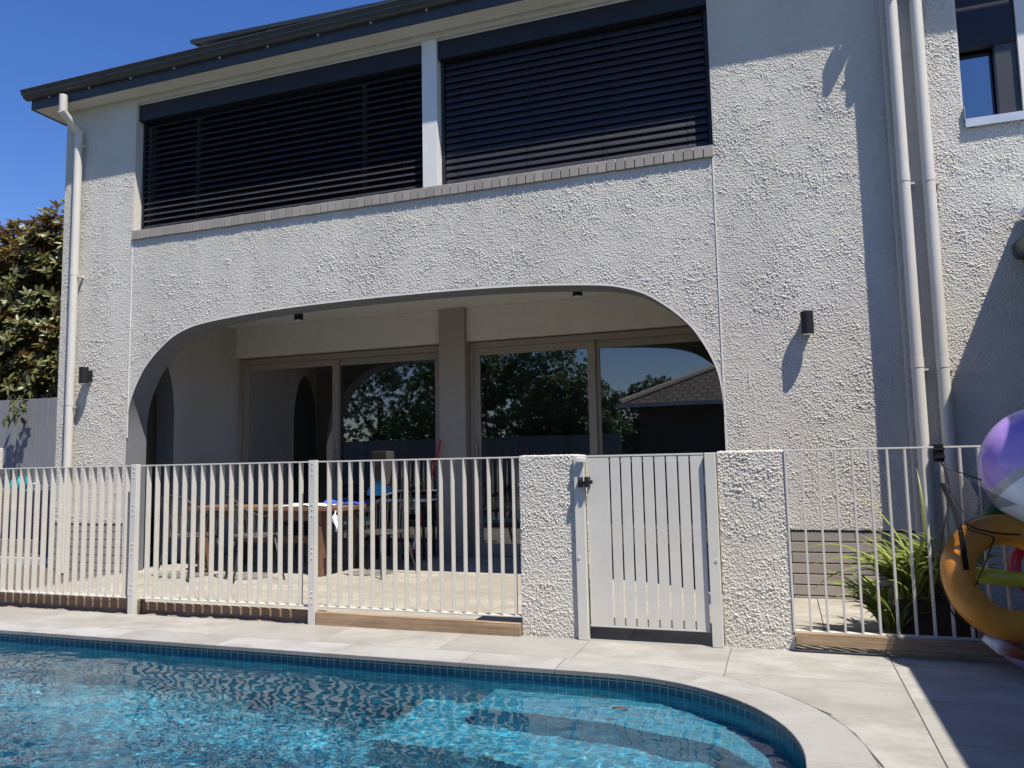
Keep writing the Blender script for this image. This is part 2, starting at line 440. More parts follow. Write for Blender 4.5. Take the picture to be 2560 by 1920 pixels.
for k in range(0, 11):
    x1 = -.357 - .87 * k
    slab(pv, rect(x1 - .87 + 2 * G, x1, 4.505, 4.955), 0, .026, .003) if k > 0 else clipped(x1 - .87 + 2 * G, x1, 4.3, 4.955)
for k in range(8):
    y1 = 4.99 - .575 * k + .0 - 2 * G; y0 = 4.99 - .575 * (k + 1)
    if k == 0: y1 = 5.05
    if y0 > 3.0: clipped(-.353, .512, y0, y1)
    else: slab(pv, rect(.278, .512, y0, y1), 0, .026, .003)
for i in range(6):
    for k in range(9):
        x0 = .515 + .87 * i; y1 = 5.36 - .595 * k
        slab(pv, rect(x0, x0 + .865, y1 - .59, y1), 0, .026, .003)
slab(pv, rect(-1.75, -.357, 4.96, 5.05), 0, .026, .003)
struct(pv.build('paving', M['paver'], tri=True))
pt = MB()
for i in range(15):
    for k in range(7):
        x1 = 1.4 - .6 * i; y0 = 5.055 + .6 * k
        if y0 < 5.06 and x1 < -1.7: y0 = 5.12
        yy = min(5.055 + .6 * (k + 1), 8.93)
        if x1 - .6 < -7.2 or yy - y0 < .05: continue
        if x1 > .5 and y0 < 5.3: y0 = 5.365
        if y0 > YR - .1 and x1 > .3: continue
        if x1 > .1 and y0 > 5.3 and yy > 6.7: yy = 6.806 if x1 < 1 else 6.708
        slab(pt, rect(x1 - .6 + 2 * G, x1, y0, yy - 2 * G), .0, .02, .003)
struct(pt.build('patio', M['patio'], tri=True))
# loose soil strip between paving and timber boards
ss = MB(); ss.keep = True
nx, ny = 220, 8
for j in range(ny + 1):
    for i in range(nx + 1):
        x = -9.3 + (7.6) * i / nx; y = 4.958 + .16 * j / ny
        z = -.016 + .02 * noise.noise(Vector((x * 9, y * 14, 2))) + .012 * noise.noise(Vector((x * 33, y * 33, 5))) + .01 * (j / ny)
        ss.v.append((x, y, z))
ss.f = [(j * (nx + 1) + i, j * (nx + 1) + i + 1, (j + 1) * (nx + 1) + i + 1, (j + 1) * (nx + 1) + i) for j in range(ny) for i in range(nx)]
tag(ss.build('soil_strip', M['soil'], smooth=True), 'strip of crumbly brown soil between the pool paving and the timber edging', 'soil', kind='stuff')

# ================================================================= POOL
WZ = -.082
WR = 1.032
def wally(x): return 4.282 if x < CX else CY + math.sqrt(max(0, WR * WR - (x - CX) ** 2))
# outline, arc-length for tile UVs
out = [(-9.1, .42)] + [(-9.1, 4.282)] + [(x, 4.282) for x in (-7, -5, -3, -1.5)] + arc(WR, 90, 0, 40) + [(CX + WR, .42), (-9.1, .42)]
ps = MB(); ps.keep = True; acc = [0]
for a, b in zip(out[:-1], out[1:]): acc.append(acc[-1] + math.hypot(b[0] - a[0], b[1] - a[1]))
me = bpy.data.meshes.new('pool_shell'); vs = []; fs = []; uvs = []; mi = []
for (a, b, u0_, u1_) in zip(out[:-1], out[1:], acc[:-1], acc[1:]):
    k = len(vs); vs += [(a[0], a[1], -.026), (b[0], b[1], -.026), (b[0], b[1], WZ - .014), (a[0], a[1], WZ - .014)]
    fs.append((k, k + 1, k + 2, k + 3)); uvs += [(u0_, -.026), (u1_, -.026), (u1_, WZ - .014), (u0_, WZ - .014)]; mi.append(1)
    k = len(vs); vs += [(a[0], a[1], WZ - .014), (b[0], b[1], WZ - .014), (b[0], b[1], -1.5), (a[0], a[1], -1.5)]
    fs.append((k, k + 1, k + 2, k + 3)); uvs += [(u0_, WZ - .014), (u1_, WZ - .014), (u1_, -1.5), (u0_, -1.5)]; mi.append(0)
k = len(vs); fl = [(-9.2, .4), (.1, .4), (.1, 4.3), (-9.2, 4.3)]
vs += [(x, y, -1.3) for x, y in fl]; fs.append((k, k + 1, k + 2, k + 3)); uvs += fl; mi.append(2)
me.from_pydata(vs, [], fs); me.update(); l = me.uv_layers.new(name='UVMap')
for i, uv in enumerate(uvs): l.data[i].uv = uv
for q in ('pooltile', 'shadetile', 'floortile'): me.materials.append(M[q])
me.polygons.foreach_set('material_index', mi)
shell = bpy.data.objects.new('pool_shell', me); COL.objects.link(shell); struct(shell)
def boxuv(co, p):
    n = p.normal
    if abs(n.z) > .7: return (co.x, co.y)
    if abs(n.y) > abs(n.x): return (co.x, co.z)
    return (co.y, co.z)
st = MB()
def steppoly(pts, z): st.prism(pts, 'z', -1.35, z)
wallpts = [(x, wally(x) + .01) for x in (-1.62, -1.3, CX)] + [p for p in arc(WR + .01, 88, 20, 20)]
steppoly([(-1.62, 3.95)] + wallpts[:1] + wallpts[1:] + [(-.02, 3.35), (-.33, 3.76), (-.85, 3.9)], -.285)
st2 = st
steps1 = st.build('pool_step', M['pooltile'], None, uvf=boxuv, tri=True); struct(steps1)
cv = MB(); cv.keep = True; CP = [(4.283, -.95), (4.275, -1.04), (4.25, -1.12), (4.2, -1.19), (4.12, -1.24), (4.02, -1.28), (3.85, -1.299)]
ncx = 60
for i in range(ncx + 1):
    for y_, z_ in CP: cv.v.append((-9.1 + 9.1 * i / ncx, y_, z_))
cv.f = [(i * 7 + k, i * 7 + k + 1, (i + 1) * 7 + k + 1, (i + 1) * 7 + k) for i in range(ncx) for k in range(6)]
cove = cv.build('pool_floor_cove', M['floortile'], smooth=True, uvf=lambda co, p: (co.x, co.y * .8 + co.z * .8)); struct(cove)
st = MB(); steppoly([(-2.05, 4.275), (-2.05, 3.62), (-1.4, 3.6), (-.7, 3.45), (-.2, 3.1), (.05, 2.9), (.05, 3.3), (-.3, 3.8), (-1.0, 4.1), (-1.6, 4.275)], -.56)
steps2 = st.build('pool_step', M['pooltile'], None, uvf=boxuv, tri=True); struct(steps2)
st = MB(); steppoly([(-2.3, 3.6), (-2.3, 3.2), (-1.3, 3.12), (-.5, 2.9), (.05, 2.5), (.05, 3.2), (-.7, 3.5), (-1.4, 3.62)], -.9)
steps3 = st.build('pool_step', M['pooltile'], None, uvf=boxuv, tri=True); struct(steps3)
# water surface: a real rippled sheet
def wave(x, y):
    n = noise.noise
    q = x * .35 + y
    h = .0060 * n(Vector((x * 2.2 + 3, y * 3.6, 0)))
    h += .0042 * n(Vector((x * 5.5, y * 8.5 + 9, 1.7)))
    a = .5 + .5 * n(Vector((x * .7 + 4, y * .9, 5)))
    h += .0017 * (.4 + a) * n(Vector((x * 13 + y * 4, y * 19 - x * 5, 3.1)))
    f = min(1, max(0, (3.95 - y) / .9))
    h += .0008 * (.25 + f) * n(Vector((x * 30 + y * 8, y * 44 - x * 12, 6.2)))
    return h
NX, NY = 620, 300
wm = MB(); wm.keep = True
for i in range(NX + 1):
    t = i / NX
    x = -7.6 + (7.6 + .055) * (1 - (1 - t) ** 1.12)
    ye = wally(x)
    for j in range(NY + 1):
        y = .42 + (ye - .42) * ((j / NY) ** .62)
        wm.v.append((x, y, WZ + wave(x, y)))
wm.f = [(i * (NY + 1) + j, (i + 1) * (NY + 1) + j, (i + 1) * (NY + 1) + j + 1, i * (NY + 1) + j + 1) for i in range(NX) for j in range(NY)]
water = wm.build('water', M['water'], smooth=True); struct(water)
wm2 = MB(); wm2.add([(-9.1, .42, WZ), (-7.6, .42, WZ), (-7.6, 4.27, WZ), (-9.1, 4.27, WZ)], [(0, 1, 2, 3)])
water.cycles.is_caustics_caster = True
for o in (shell, steps1, steps2, steps3, cove): o.cycles.is_caustics_receiver = True
sl.cycles.is_caustics_light = True
lf = MB(); lf.keep = True
for i in range(7):
    for j in range(5):
        f = i / 6; wv_ = .022 * math.sin(math.pi * (f * .9 + .05)) * (j / 4 - .5) * 2
        lf.v.append((-.86 + .075 * f, 3.90 + wv_ * .8 + .01 * f, WZ + .006 + .006 * abs(j / 4 - .5) * 2 + .004 * math.sin(f * 5)))
lf.f = [(i * 5 + j, (i + 1) * 5 + j, (i + 1) * 5 + j + 1, i * 5 + j + 1) for i in range(6) for j in range(4)]
o = lf.build('fallen_leaf', simple('dry_leaf', (.07, .03, .02), .7), smooth=True); o.modifiers.new('thick', 'SOLIDIFY').thickness = .0012
tag(o, 'small dry brown leaf afloat over the top pool step', 'leaf')

# ================================================================= HOUSE
XL, XR = -8.02, .95            # main facade
AL, AR = -6.962, -.452         # arch jambs
YI = 7.09                      # inside face of the facade wall
PLZ = .545                     # top of the brick plinth
WL, WRt, WB, WT = -6.945, -.435, 3.885, 5.43
house = thing('house', 'two storey grey rough rendered house with a wide arched loggia and dark blinds above', 'house', (-3.7, YF, 0))
archL = [(-6.962, 0), (-6.962, 1.5), (-6.955, 1.68), (-6.925, 1.87), (-6.865, 2.03), (-6.80, 2.155), (-6.735, 2.26), (-6.655, 2.352), (-6.565, 2.437), (-6.465, 2.517), (-6.361, 2.588), (-6.26, 2.638), (-6.159, 2.674), (-6.038, 2.706), (-5.9, 2.727), (-5.7, 2.748), (-5.371, 2.774), (-4.993, 2.794), (-4.45, 2.81), (-3.707, 2.816)]
arch = archL + [(-7.414 - x, z) for x, z in archL[-2::-1]]
def smooth_curve(pts):
    o = []
    for i in range(len(pts) - 1):
        p0 = pts[max(0, i - 1)]; p1 = pts[i]; p2 = pts[i + 1]; p3 = pts[min(len(pts) - 1, i + 2)]
        for k in range(3):
            t = k / 3
            q = [0.5 * ((2 * p1[c]) + (-p0[c] + p2[c]) * t + (2 * p0[c] - 5 * p1[c] + 4 * p2[c] - p3[c]) * t * t + (-p0[c] + 3 * p1[c] - 3 * p2[c] + p3[c]) * t ** 3) for c in (0, 1)]
            o.append(tuple(q))
    return o + [pts[-1]]
archS = [arch[0]] + smooth_curve(arch[1:-1]) + [arch[-1]]

# ---- facade wall: real relief on a fine grid
def hsh(i, j, k):
    v = (i.astype(np.int64) * 374761393 + j.astype(np.int64) * 668265263 + k * 1442695041) & 0x7fffffff
    v = ((v ^ (v >> 13)) * 1274126177) & 0x7fffffff
    return ((v ^ (v >> 16)) & 0xffff) / 65535.0
def vnoise(u, v, k=0):
    i, j = np.floor(u), np.floor(v); f, g = u - i, v - j; f = f * f * (3 - 2 * f); g = g * g * (3 - 2 * g)
    return (hsh(i, j, k) * (1 - f) + hsh(i + 1, j, k) * f) * (1 - g) + (hsh(i, j + 1, k) * (1 - f) + hsh(i + 1, j + 1, k) * f) * g
def pebbles(u, v, k, rad=.62):
    'height of randomly sized stones thrown on the wall'
    i0, j0 = np.floor(u), np.floor(v); h = np.zeros_like(u)
    for di in (-1, 0, 1):
        for dj in (-1, 0, 1):
            i, j = i0 + di, j0 + dj
            cx = i + hsh(i, j, k); cy = j + hsh(i, j, k + 1); rr = rad * (.45 + .75 * hsh(i, j, k + 2))
            d = np.sqrt((u - cx) ** 2 + (v - cy) ** 2) / rr
            h = np.maximum(h, np.sqrt(np.clip(1 - d * d, 0, 1)) * rr * (.5 + .7 * hsh(i, j, k + 3)))
    return h
def relief(u, v, amp=1.0, size=.0096, seed=0):
    wu = u + .008 * (vnoise(u * 40, v * 40, 3) - .5); wv = v + .008 * (vnoise(u * 40, v * 40, 4) - .5)
    jag = .62 + .76 * vnoise(u * 210, v * 190, 31)
    fine = pebbles(wu / size, wv / size * .9, 10 + seed) * jag
    lump = pebbles(wu / (size * 2.0) + 7, wv / (size * 2.0), 20 + seed, .5) * jag
    m1 = vnoise(u * 3.1, v * 2.3, 5); m2 = vnoise(u * 13, v * 11, 6); m3 = vnoise(u * .9, v * .7, 12)
    a = np.clip(.62 + .5 * m2 + .3 * (m1 - .5) + .2 * (m3 - .5), .5, 1.2)
    b = np.clip((m2 * .6 + m1 * .5 + vnoise(u * 31, v * 27, 14) * .5 - .74) * 3.2, 0, 1.2)
    streak = np.clip(vnoise(u * 60, v * 12, 8) - .84, 0, 1) * np.clip(vnoise(u * 4, v * 4, 9) - .5, 0, 1) * .08
    return amp * (.0072 * fine * a + .0078 * lump * b + streak)
def sheet_grid(mb, x0, x1, z0, z1, step, yplane, keep=None, fade=None, amp=1.0, seed=0, edges='LRBT'):
    nx, nz = int((x1 - x0) / step), int((z1 - z0) / step)
    X, Z = np.meshgrid(np.linspace(x0, x1, nx + 1), np.linspace(z0, z1, nz + 1))
    F = np.full(X.shape, 9.0)
    for e_, d_ in (('L', X - x0), ('R', x1 - X), ('B', Z - z0), ('T', z1 - Z)):
        if e_ in edges: F = np.minimum(F, d_ / .012)
    if fade is not None: F = np.minimum(F, fade(X, Z) / .022)
    hh = relief(X, Z, amp, seed=seed) * np.clip(F, 0, 1)
    k0 = len(mb.v)
    idx = np.arange((nx + 1) * (nz + 1)).reshape(nz + 1, nx + 1)
    q = np.stack([idx[:-1, :-1], idx[:-1, 1:], idx[1:, 1:], idx[1:, :-1]], -1)
    if keep is not None:
        xc = (X[:-1, :-1] + X[1:, 1:]) / 2; zc = (Z[:-1, :-1] + Z[1:, 1:]) / 2; q = q[keep(xc, zc)]
    q = q.reshape(-1, 4)
    used = np.unique(q); remap = np.full((nx + 1) * (nz + 1), -1); remap[used] = np.arange(len(used))
    V = np.stack([X.ravel(), yplane - hh.ravel(), Z.ravel()], -1)[used]
    mb.v += [tuple(p) for p in V.tolist()]; mb.f += [tuple(f) for f in (remap[q] + k0).tolist()]
def in_arch(x, z):
    if x <= AL or x >= AR: return False
    if z < 1.5: return True
    return z < arch_z(x)
AX = [p for p in archS if p[1] > 1.49]
def arch_z(x):
    for a, b in zip(AX[:-1], AX[1:]):
        if a[0] <= x <= b[0] and b[0] > a[0]: return a[1] + (b[1] - a[1]) * (x - a[0]) / (b[0] - a[0])
    return 0

wl = MB()
def poly_wall(mb, polys, y): 
    for p in polys: mb.add([(x, y, z) for x, z in p], [tuple(range(len(p)))])
lower = [(XL, PLZ), (AL, PLZ)] + [p for p in archS if p[1] > PLZ] + [(AR, PLZ), (XR, PLZ), (XR, WB), (XL, WB)]
polys = [lower, [(XL, WB), (WL, WB), (WL, WT), (XL, WT)], [(WRt, WB), (XR, WB), (XR, WT), (WRt, WT)], [(XL, WT), (XR, WT), (XR, 5.56), (XL, 5.56)]]
AXn = np.array([p for p in archS if p[1] > 1.49])
def archz_np(x):
    return np.where((x <= AL) | (x >= AR), -9, np.interp(x, AXn[:, 0], AXn[:, 1]))
AP = np.array(archS)
def arch_dist(X, Z):
    'distance outside the arch edge (only worked out near it)'
    D = np.full(X.shape, 9.0); near = (np.abs(archz_np(X) - Z) < .5) | (np.abs(X - AL) < .1) | (np.abs(X - AR) < .1)
    xs_, zs_ = X[near], Z[near]; d = np.full(xs_.shape, 9.0)
    for a_, b_ in zip(AP[:-1], AP[1:]):
        t_ = b_ - a_; L2 = (t_ ** 2).sum()
        u_ = np.clip(((xs_ - a_[0]) * t_[0] + (zs_ - a_[1]) * t_[1]) / L2, 0, 1)
        d = np.minimum(d, np.hypot(xs_ - a_[0] - u_ * t_[0], zs_ - a_[1] - u_ * t_[1]))
    D[near] = d
    return D
def keep_low(x, z): return ~((x > AL - .006) & (x < AR + .006) & ((z < 1.5) | (z < archz_np(np.clip(x, AL + .001, AR - .001)) + .0)) ) | ((z > 1.5) & (z > archz_np(np.clip(x, AL + .001, AR - .001))))
STEP = .0048
sheet_grid(wl, XL, XR, PLZ, WB, STEP, YF, keep_low, lambda X, Z: np.minimum(np.clip(arch_dist(X, Z) - .008, 0, 9), np.where((X > WL - .02) & (X < WRt + .02), WB - Z, 9)), edges='LRB')
sheet_grid(wl, XL, WL, WB, WT, STEP, YF, edges='LR'); sheet_grid(wl, WRt, XR, WB, WT, STEP, YF, edges='LR')
sheet_grid(wl, XL, XR, WT, 5.56, STEP * 1.6, YF, fade=lambda X, Z: np.where((X > WL) & (X < WRt), Z - WT, 9), edges='LR')
wl.add([(XL, YF, PLZ), (XL, 11.5, PLZ), (XL, 11.5, 5.56), (XL, YF, 5.56)], [(0, 1, 2, 3)])     # gable end, upper part
wl.add([(XL, YF, PLZ), (AL, YF, PLZ), (AL, YF + .02, PLZ), (XL, YF + .02, PLZ)], [(0, 1, 2, 3)])
wl.add([(AR, YF, PLZ), (XR, YF, PLZ), (XR, YF + .02, PLZ), (AR, YF + .02, PLZ)], [(0, 1, 2, 3)])
# window reveals
for (a, b) in (((WL, WB), (WL, WT)), ((WRt, WB), (WRt, WT)), ((WL, WT), (WRt, WT))):
    wl.add([(a[0], YF, a[1]), (b[0], YF, b[1]), (b[0], YI, b[1]), (a[0], YI, a[1])], [(0, 1, 2, 3)])
wl.keep = True
wall = wl.build('wall', M['stucco'], house)
# smooth lining of the arch and inner face of the facade wall
al = MB(); al.keep = True
for a, b in zip(archS[:-1], archS[1:]):
    al.add([(a[0], YF - .006, a[1]), (b[0], YF - .006, b[1]), (b[0], YI, b[1]), (a[0], YI, a[1])], [(0, 1, 2, 3)])
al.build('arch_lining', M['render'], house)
al = MB(); al.keep = True
# plaster bead round the arch edge
def offs(p, q, r_, d):
    t = Vector((r_[0] - p[0], r_[1] - p[1])).normalized(); return (q[0] - t.y * d, q[1] + t.x * d)
A2 = [archS[max(0, i - 1)] for i in range(len(archS))]; A3 = [archS[min(len(archS) - 1, i + 1)] for i in range(len(archS))]
outr = [offs(A2[i], archS[i], A3[i], .016) for i in range(len(archS))]
for i in range(len(archS) - 1):
    a, b, c, d = archS[i], archS[i + 1], outr[i + 1], outr[i]
    al.add([(a[0], YF - .006, a[1]), (b[0], YF - .006, b[1]), (c[0], YF - .0055, c[1]), (d[0], YF - .0055, d[1])], [(0, 1, 2, 3)])
    al.add([(c[0], YF - .0055, c[1]), (d[0], YF - .0055, d[1]), (d[0], YF + .004, d[1]), (c[0], YF + .004, c[1])], [(0, 1, 2, 3)])
al.build('arch_edge_bead', M['bead'], house)
iw = MB(); iw.keep = True
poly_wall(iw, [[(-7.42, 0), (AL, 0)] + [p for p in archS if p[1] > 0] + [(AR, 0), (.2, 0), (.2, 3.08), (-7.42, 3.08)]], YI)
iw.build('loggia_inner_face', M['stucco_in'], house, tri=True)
# left pier return below, right wing step
pr = MB(); pr.keep = True
pr.add([(XL, YF, 0), (XL, YI, 0), (XL, YI, PLZ), (XL, YF, PLZ)], [(0, 1, 2, 3)])
pr.add([(XL, YI, 0), (-7.42, YI, 0), (-7.42, YI, 3.08), (XL, YI, 3.08)], [(0, 1, 2, 3)])
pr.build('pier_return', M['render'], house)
bt = MB(); bt.box(XL + .002, -7.42, YI + .002, 11.5, 3.0, 3.07); bt.build('overhang_soffit', M['soffit'], house)
# control joint beads
for x, z0 in ((-6.95, PLZ), (-.444, PLZ)):
    c = MB(); c.box(x - .005, x + .005, YF - .009, YF + .002, z0 if x < -9 else (1.5 if x > -1 else 1.5), WB - .11); c.build('joint_bead', M['trimstrip'], house)
# brick plinth
def bricks(mb, mbm, x0, x1, y, z0, n, pitch=.086, L=.24):
    mbm.box(x0, x1, y + .014, y + .1, z0, z0 + n * pitch + .02)
    for r in range(n):
        x = x0 - (L / 2 if r % 2 else 0)
        while x < x1:
            a, b = max(x0, x), min(x1, x + L - .004)
            if b - a > .02: mb.box(a, b, y + rnd.uniform(-.0015, .0015), y + .09, z0 + r * pitch, z0 + r * pitch + .077 - rnd.uniform(0, .001))
            x += L
b = MB(); bm_ = MB(); zt = PLZ - 6 * .086 - .004
for xa, xb in ((AR + .004, XR), (XL + .003, AL - .004)):
    b = MB(); bm_ = MB(); bricks(b, bm_, xa, xb, YF + .008, zt - .086, 7)
    pl = b.build('brick_plinth', M['brick'], house, bevel=.003)
    bm_.build('mortar', M['gap'], pl)
# soldier course window sill
b = MB(); nb = 75; pt_ = (-.434 + 6.945) / nb
for i in range(nb):
    x0 = -6.945 + i * pt_; dy = rnd.uniform(-.002, .002); dz = rnd.uniform(-.002, .002)
    m4 = Matrix.Translation((x0 + .0035, YF - .03 + dy, 3.772 + dz)) @ Matrix.Rotation(R(-4), 4, 'X')
    b.box(0, pt_ - .009, 0, .2, 0, .108, m4)
sl_ = b.build('window_sill', M['sillbrick'], house, bevel=.003)
b = MB(); b.box(-6.94, -.44, YF - .008, YI, 3.775, 3.855); b.build('mortar', M['mortar'], sl_)
# soffit, fascia, gutter, roof
YG = 6.47
b = MB(); b.box(-8.33, 4, 6.59, YF - .002, 5.495, 5.51); b.box(-8.33, XL - .003, YF - .002, 11.6, 5.495, 5.51); b.build('soffit', M['soffit'], house)
b = MB(); b.prism([(-8.345, 6.575), (4, 6.575), (4, 6.592), (-8.33, 6.592), (-8.33, 11.6), (-8.345, 11.6)], 'z', 5.485, 5.66); b.build('fascia', M['fascia'], house)
gp = [(6.573, 5.69), (6.573, 5.598), (6.545, 5.598), (6.522, 5.604), (6.505, 5.62), (6.497, 5.64), (6.49, 5.655), (6.476, 5.668), (6.468, 5.682), (6.462, 5.694), (6.466, 5.702), (6.474, 5.70), (6.476, 5.686), (6.484, 5.672), (6.497, 5.662), (6.505, 5.645), (6.512, 5.628), (6.526, 5.613), (6.545, 5.607), (6.563, 5.607), (6.563, 5.69)]
b = MB(); b.prism(gp, 'x', -8.40, 1.25); b.prism([(y, z + .002) for y, z in gp[1:11]] + [(6.565, 5.695)], 'x', -8.404, -8.401)
gt = b.build('gutter', M['gutter'], house, smooth='auto')
for i in range(18):
    x = -8.05 + .62 * i
    if x > 1.2: break
    c = MB(); c.box(x, x + .02, 6.552, 6.572, 5.578, 5.597); c.build('gutter_bracket', M['alu'], gt)
    if i % 3 == 1:
        c = MB(); c.prism([(y - .003 if y < 6.55 else y, z - .003) for y, z in gp[1:10]], 'x', x + .3, x + .325); c.build('gutter_joint', M['gutter'], gt, smooth='auto')
b = MB(); b.prism([(y - .12, z) for y, z in gp], 'x', 1.252, 4.5); b.build('gutter', M['gutter'], house, smooth='auto')
b = MB(); b.add([(-8.42, 6.49, 5.668), (4.5, 6.49, 5.668), (4.5, 11.0, 6.75), (-4.4, 11.0, 6.75), (-8.42, 6.49, 5.645), (4.5, 6.49, 5.645), (4.5, 11, 6.72), (-4.4, 11, 6.72), (-8.42, 14, 5.668)], [(0, 1, 2, 3), (4, 5, 6, 7), (0, 1, 5, 4), (0, 3, 8)]); b.build('roof', M['roof'], house)

# windows behind the blinds
def window_frame(x0, x1, z0, z1, y, parent, mulls, mat, gmat, t=.05, name='window'):
    c = MB(); c.box(x0, x1, y, y + .06, z0, z0 + t); c.box(x0, x1, y, y + .06, z1 - t, z1)
    c.box(x0, x0 + t, y, y + .06, z0 + t, z1 - t); c.box(x1 - t, x1, y, y + .06, z0 + t, z1 - t)
    for mx in mulls: c.box(mx - t / 2, mx + t / 2, y, y + .06, z0 + t, z1 - t)
    o = c.build(name, mat, parent)
    p = MB(); p.add([(x0 + t, y + .03, z0 + t), (x1 - t, y + .03, z0 + t), (x1 - t, y + .03, z1 - t), (x0 + t, y + .03, z1 - t)], [(0, 1, 2, 3)]); p.build('pane', gmat, o)
    return o
window_frame(WL + .01, -3.26, WB, WT - .01, 7.03, house, (-6.25, -4.05), M['upframe'], M['glass_up'], .05)
window_frame(-3.09, WRt - .01, WB, WT - .01, 7.03, house, (-2.2, -1.3), M['upframe'], M['glass_up'], .05)
c = MB(); c.box(-3.258, -3.094, YF + .006, 7.05, 3.888, WT - .002); c.build('window_post', M['white'], house, bevel=.003)
c = MB(); c.box(WL, WRt, 6.84, 7.03, WT - .018, WT - .001); c.build('window_head', M['soffit'], house)
# dark rooms
def room(name, x0, x1, y0, y1, z0, z1, mat, floor=None):
    c = MB(); c.keep = True
    c.add([(x, y, z) for z in (z0, z1) for y in (y0, y1) for x in (x0, x1)], [(2, 3, 7, 6), (0, 2, 6, 4), (1, 5, 7, 3), (4, 6, 7, 5), (0, 1, 3, 2)])
    return c.build(name, mat, house)
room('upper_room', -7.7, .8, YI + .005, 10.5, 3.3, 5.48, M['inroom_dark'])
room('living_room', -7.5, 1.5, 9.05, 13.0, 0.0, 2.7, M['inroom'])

# ---- loggia
c = MB(); c.box(-7.42, .2, YI + .002, 8.88, 3.075, 3.12); c.build('ceiling', M['ceiling'], house)
c = MB(); c.box(-7.2, .2, 8.86, 9.04, 2.655, 3.074); c.build('bulkhead', M['bulk'], house, bevel=.002)
for x in (-1.52,):
    c = MB(); c.box(x - .002, x + .002, 8.857, 8.861, 2.66, 3.07); c.build('sheet_joint', M['soffit'], house)
c = MB(); c.box(-4.012, -3.66, 8.79, 9.04, .002, 3.073); c.build('column', M['column'], house, bevel=.004)
# end wall with its narrow arched opening
y0, y1, yf = YI + .03, 7.72, 8.86
ow = [(y0, 0), (y1, 0), (y1, 1.75)]
cy_, ry, rzz = (y0 + y1) / 2, (y1 - y0) / 2, .82
ow += [(cy_ + ry * math.cos(R(a)), 1.75 + rzz * math.sin(R(a))) for a in range(10, 180, 10)] + [(y0, 1.75)]
c = MB(); c.keep = True
outer = [(y1, 0), (yf, 0), (yf, 3.075), (YI + .002, 3.075), (YI + .002, 0), (y0, 0), (y0, 1.75)] + ow[3:-1][::-1] + [(y1, 1.75)]
for X in (-7.15, -7.42): c.add([(X, p[0], p[1]) for p in outer], [tuple(range(len(outer)))])
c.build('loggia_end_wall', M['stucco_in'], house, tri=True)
c = MB(); c.keep = True
full = [(y0, 0)] + [(y0, 1.75)] + ow[3:-1][::-1] + [(y1, 1.75), (y1, 0)]
for a, b_ in zip(full[:-1], full[1:]): c.add([(-7.15, a[0], a[1]), (-7.15, b_[0], b_[1]), (-7.42, b_[0], b_[1]), (-7.42, a[0], a[1])], [(0, 1, 2, 3)])
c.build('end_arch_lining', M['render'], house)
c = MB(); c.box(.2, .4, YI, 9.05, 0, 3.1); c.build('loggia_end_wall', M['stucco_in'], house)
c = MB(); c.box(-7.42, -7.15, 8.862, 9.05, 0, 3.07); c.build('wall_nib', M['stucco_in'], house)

def sliding(x0, x1, stiles, zt=2.64, zb=.03):
    d = MB(); y = 8.94
    d.box(x0, x1, y, y + .11, zt - .075, zt); d.box(x0, x1, y, y + .11, zb - .028, zb)
    d.box(x0, x0 + .05, y, y + .11, zb, zt - .075); d.box(x1 - .05, x1, y, y + .11, zb, zt - .075)
    o = d.build('sliding_door', M['frame'], house, bevel=.002)
    for i, (a, b_) in enumerate(stiles):
        yy = y + (.015 if i % 2 == 0 else .06)
        s = MB(); s.box(a, b_, yy, yy + .04, zt - .165, zt - .077); s.box(a, b_, yy, yy + .04, zb + .002, zb + .12)
        s.box(a, a + .095, yy, yy + .04, zb + .12, zt - .165); s.box(b_ - .095, b_, yy, yy + .04, zb + .12, zt - .165)
        so_ = s.build('door_leaf', M['frame'], house, bevel=.002)
        p = MB(); p.add([(a + .09, yy + .02, zb + .11), (b_ - .09, yy + .02, zb + .11), (b_ - .09, yy + .02, zt - .16), (a + .09, yy + .02, zt - .16)], [(0, 1, 2, 3)])
        p.build('pane', M['glass'], so_)
        if i == 0:
            hx = a + .05 if x0 > -4 else b_ - .05
            h = MB(); h.box(hx - .014, hx + .014, yy - .05, yy - .035, .95, 1.38); h.box(hx - .01, hx + .01, yy - .036, yy, .97, .99); h.box(hx - .01, hx + .01, yy - .036, yy, 1.34, 1.36); h.build('handle', M['frame'], so_, bevel=.003)
sliding(-7.15, -4.02, [(-7.10, -5.56), (-5.66, -4.07)])
sliding(-3.655, .19, [(-3.62, -2.05), (-2.1, -.05)])
# right hand wing
XW = 4.6
c = MB(); c.keep = True
W3 = (1.487, 2.35, 3.74, 4.86)
for r_ in (((XR, 0, W3[0], 6.0)), (W3[0], 0, XW, W3[2]), (W3[0], W3[3], XW, 6.0), (W3[1], W3[2], XW, W3[3])):
    if r_[0] < W3[0]: sheet_grid(c, r_[0], r_[2], r_[1], r_[3], STEP, YR, seed=3, edges='L', fade=lambda X, Z: np.where((Z > W3[2]) & (Z < W3[3]), W3[0] - X, 9))
    elif r_[1] < 1: sheet_grid(c, r_[0], 2.2, r_[1], r_[3], STEP, YR, seed=3, edges='T'); c.add([(2.2, YR, r_[1]), (r_[2], YR, r_[1]), (r_[2], YR, r_[3]), (2.2, YR, r_[3])], [(0, 1, 2, 3)])
    else: c.add([(r_[0], YR, r_[1]), (r_[2], YR, r_[1]), (r_[2], YR, r_[3]), (r_[0], YR, r_[3])], [(0, 1, 2, 3)])
c.add([(XR, YR, 0), (XR, YF + .05, 0), (XR, YF + .05, 5.5), (XR, YR, 5.5)], [(0, 1, 2, 3)])
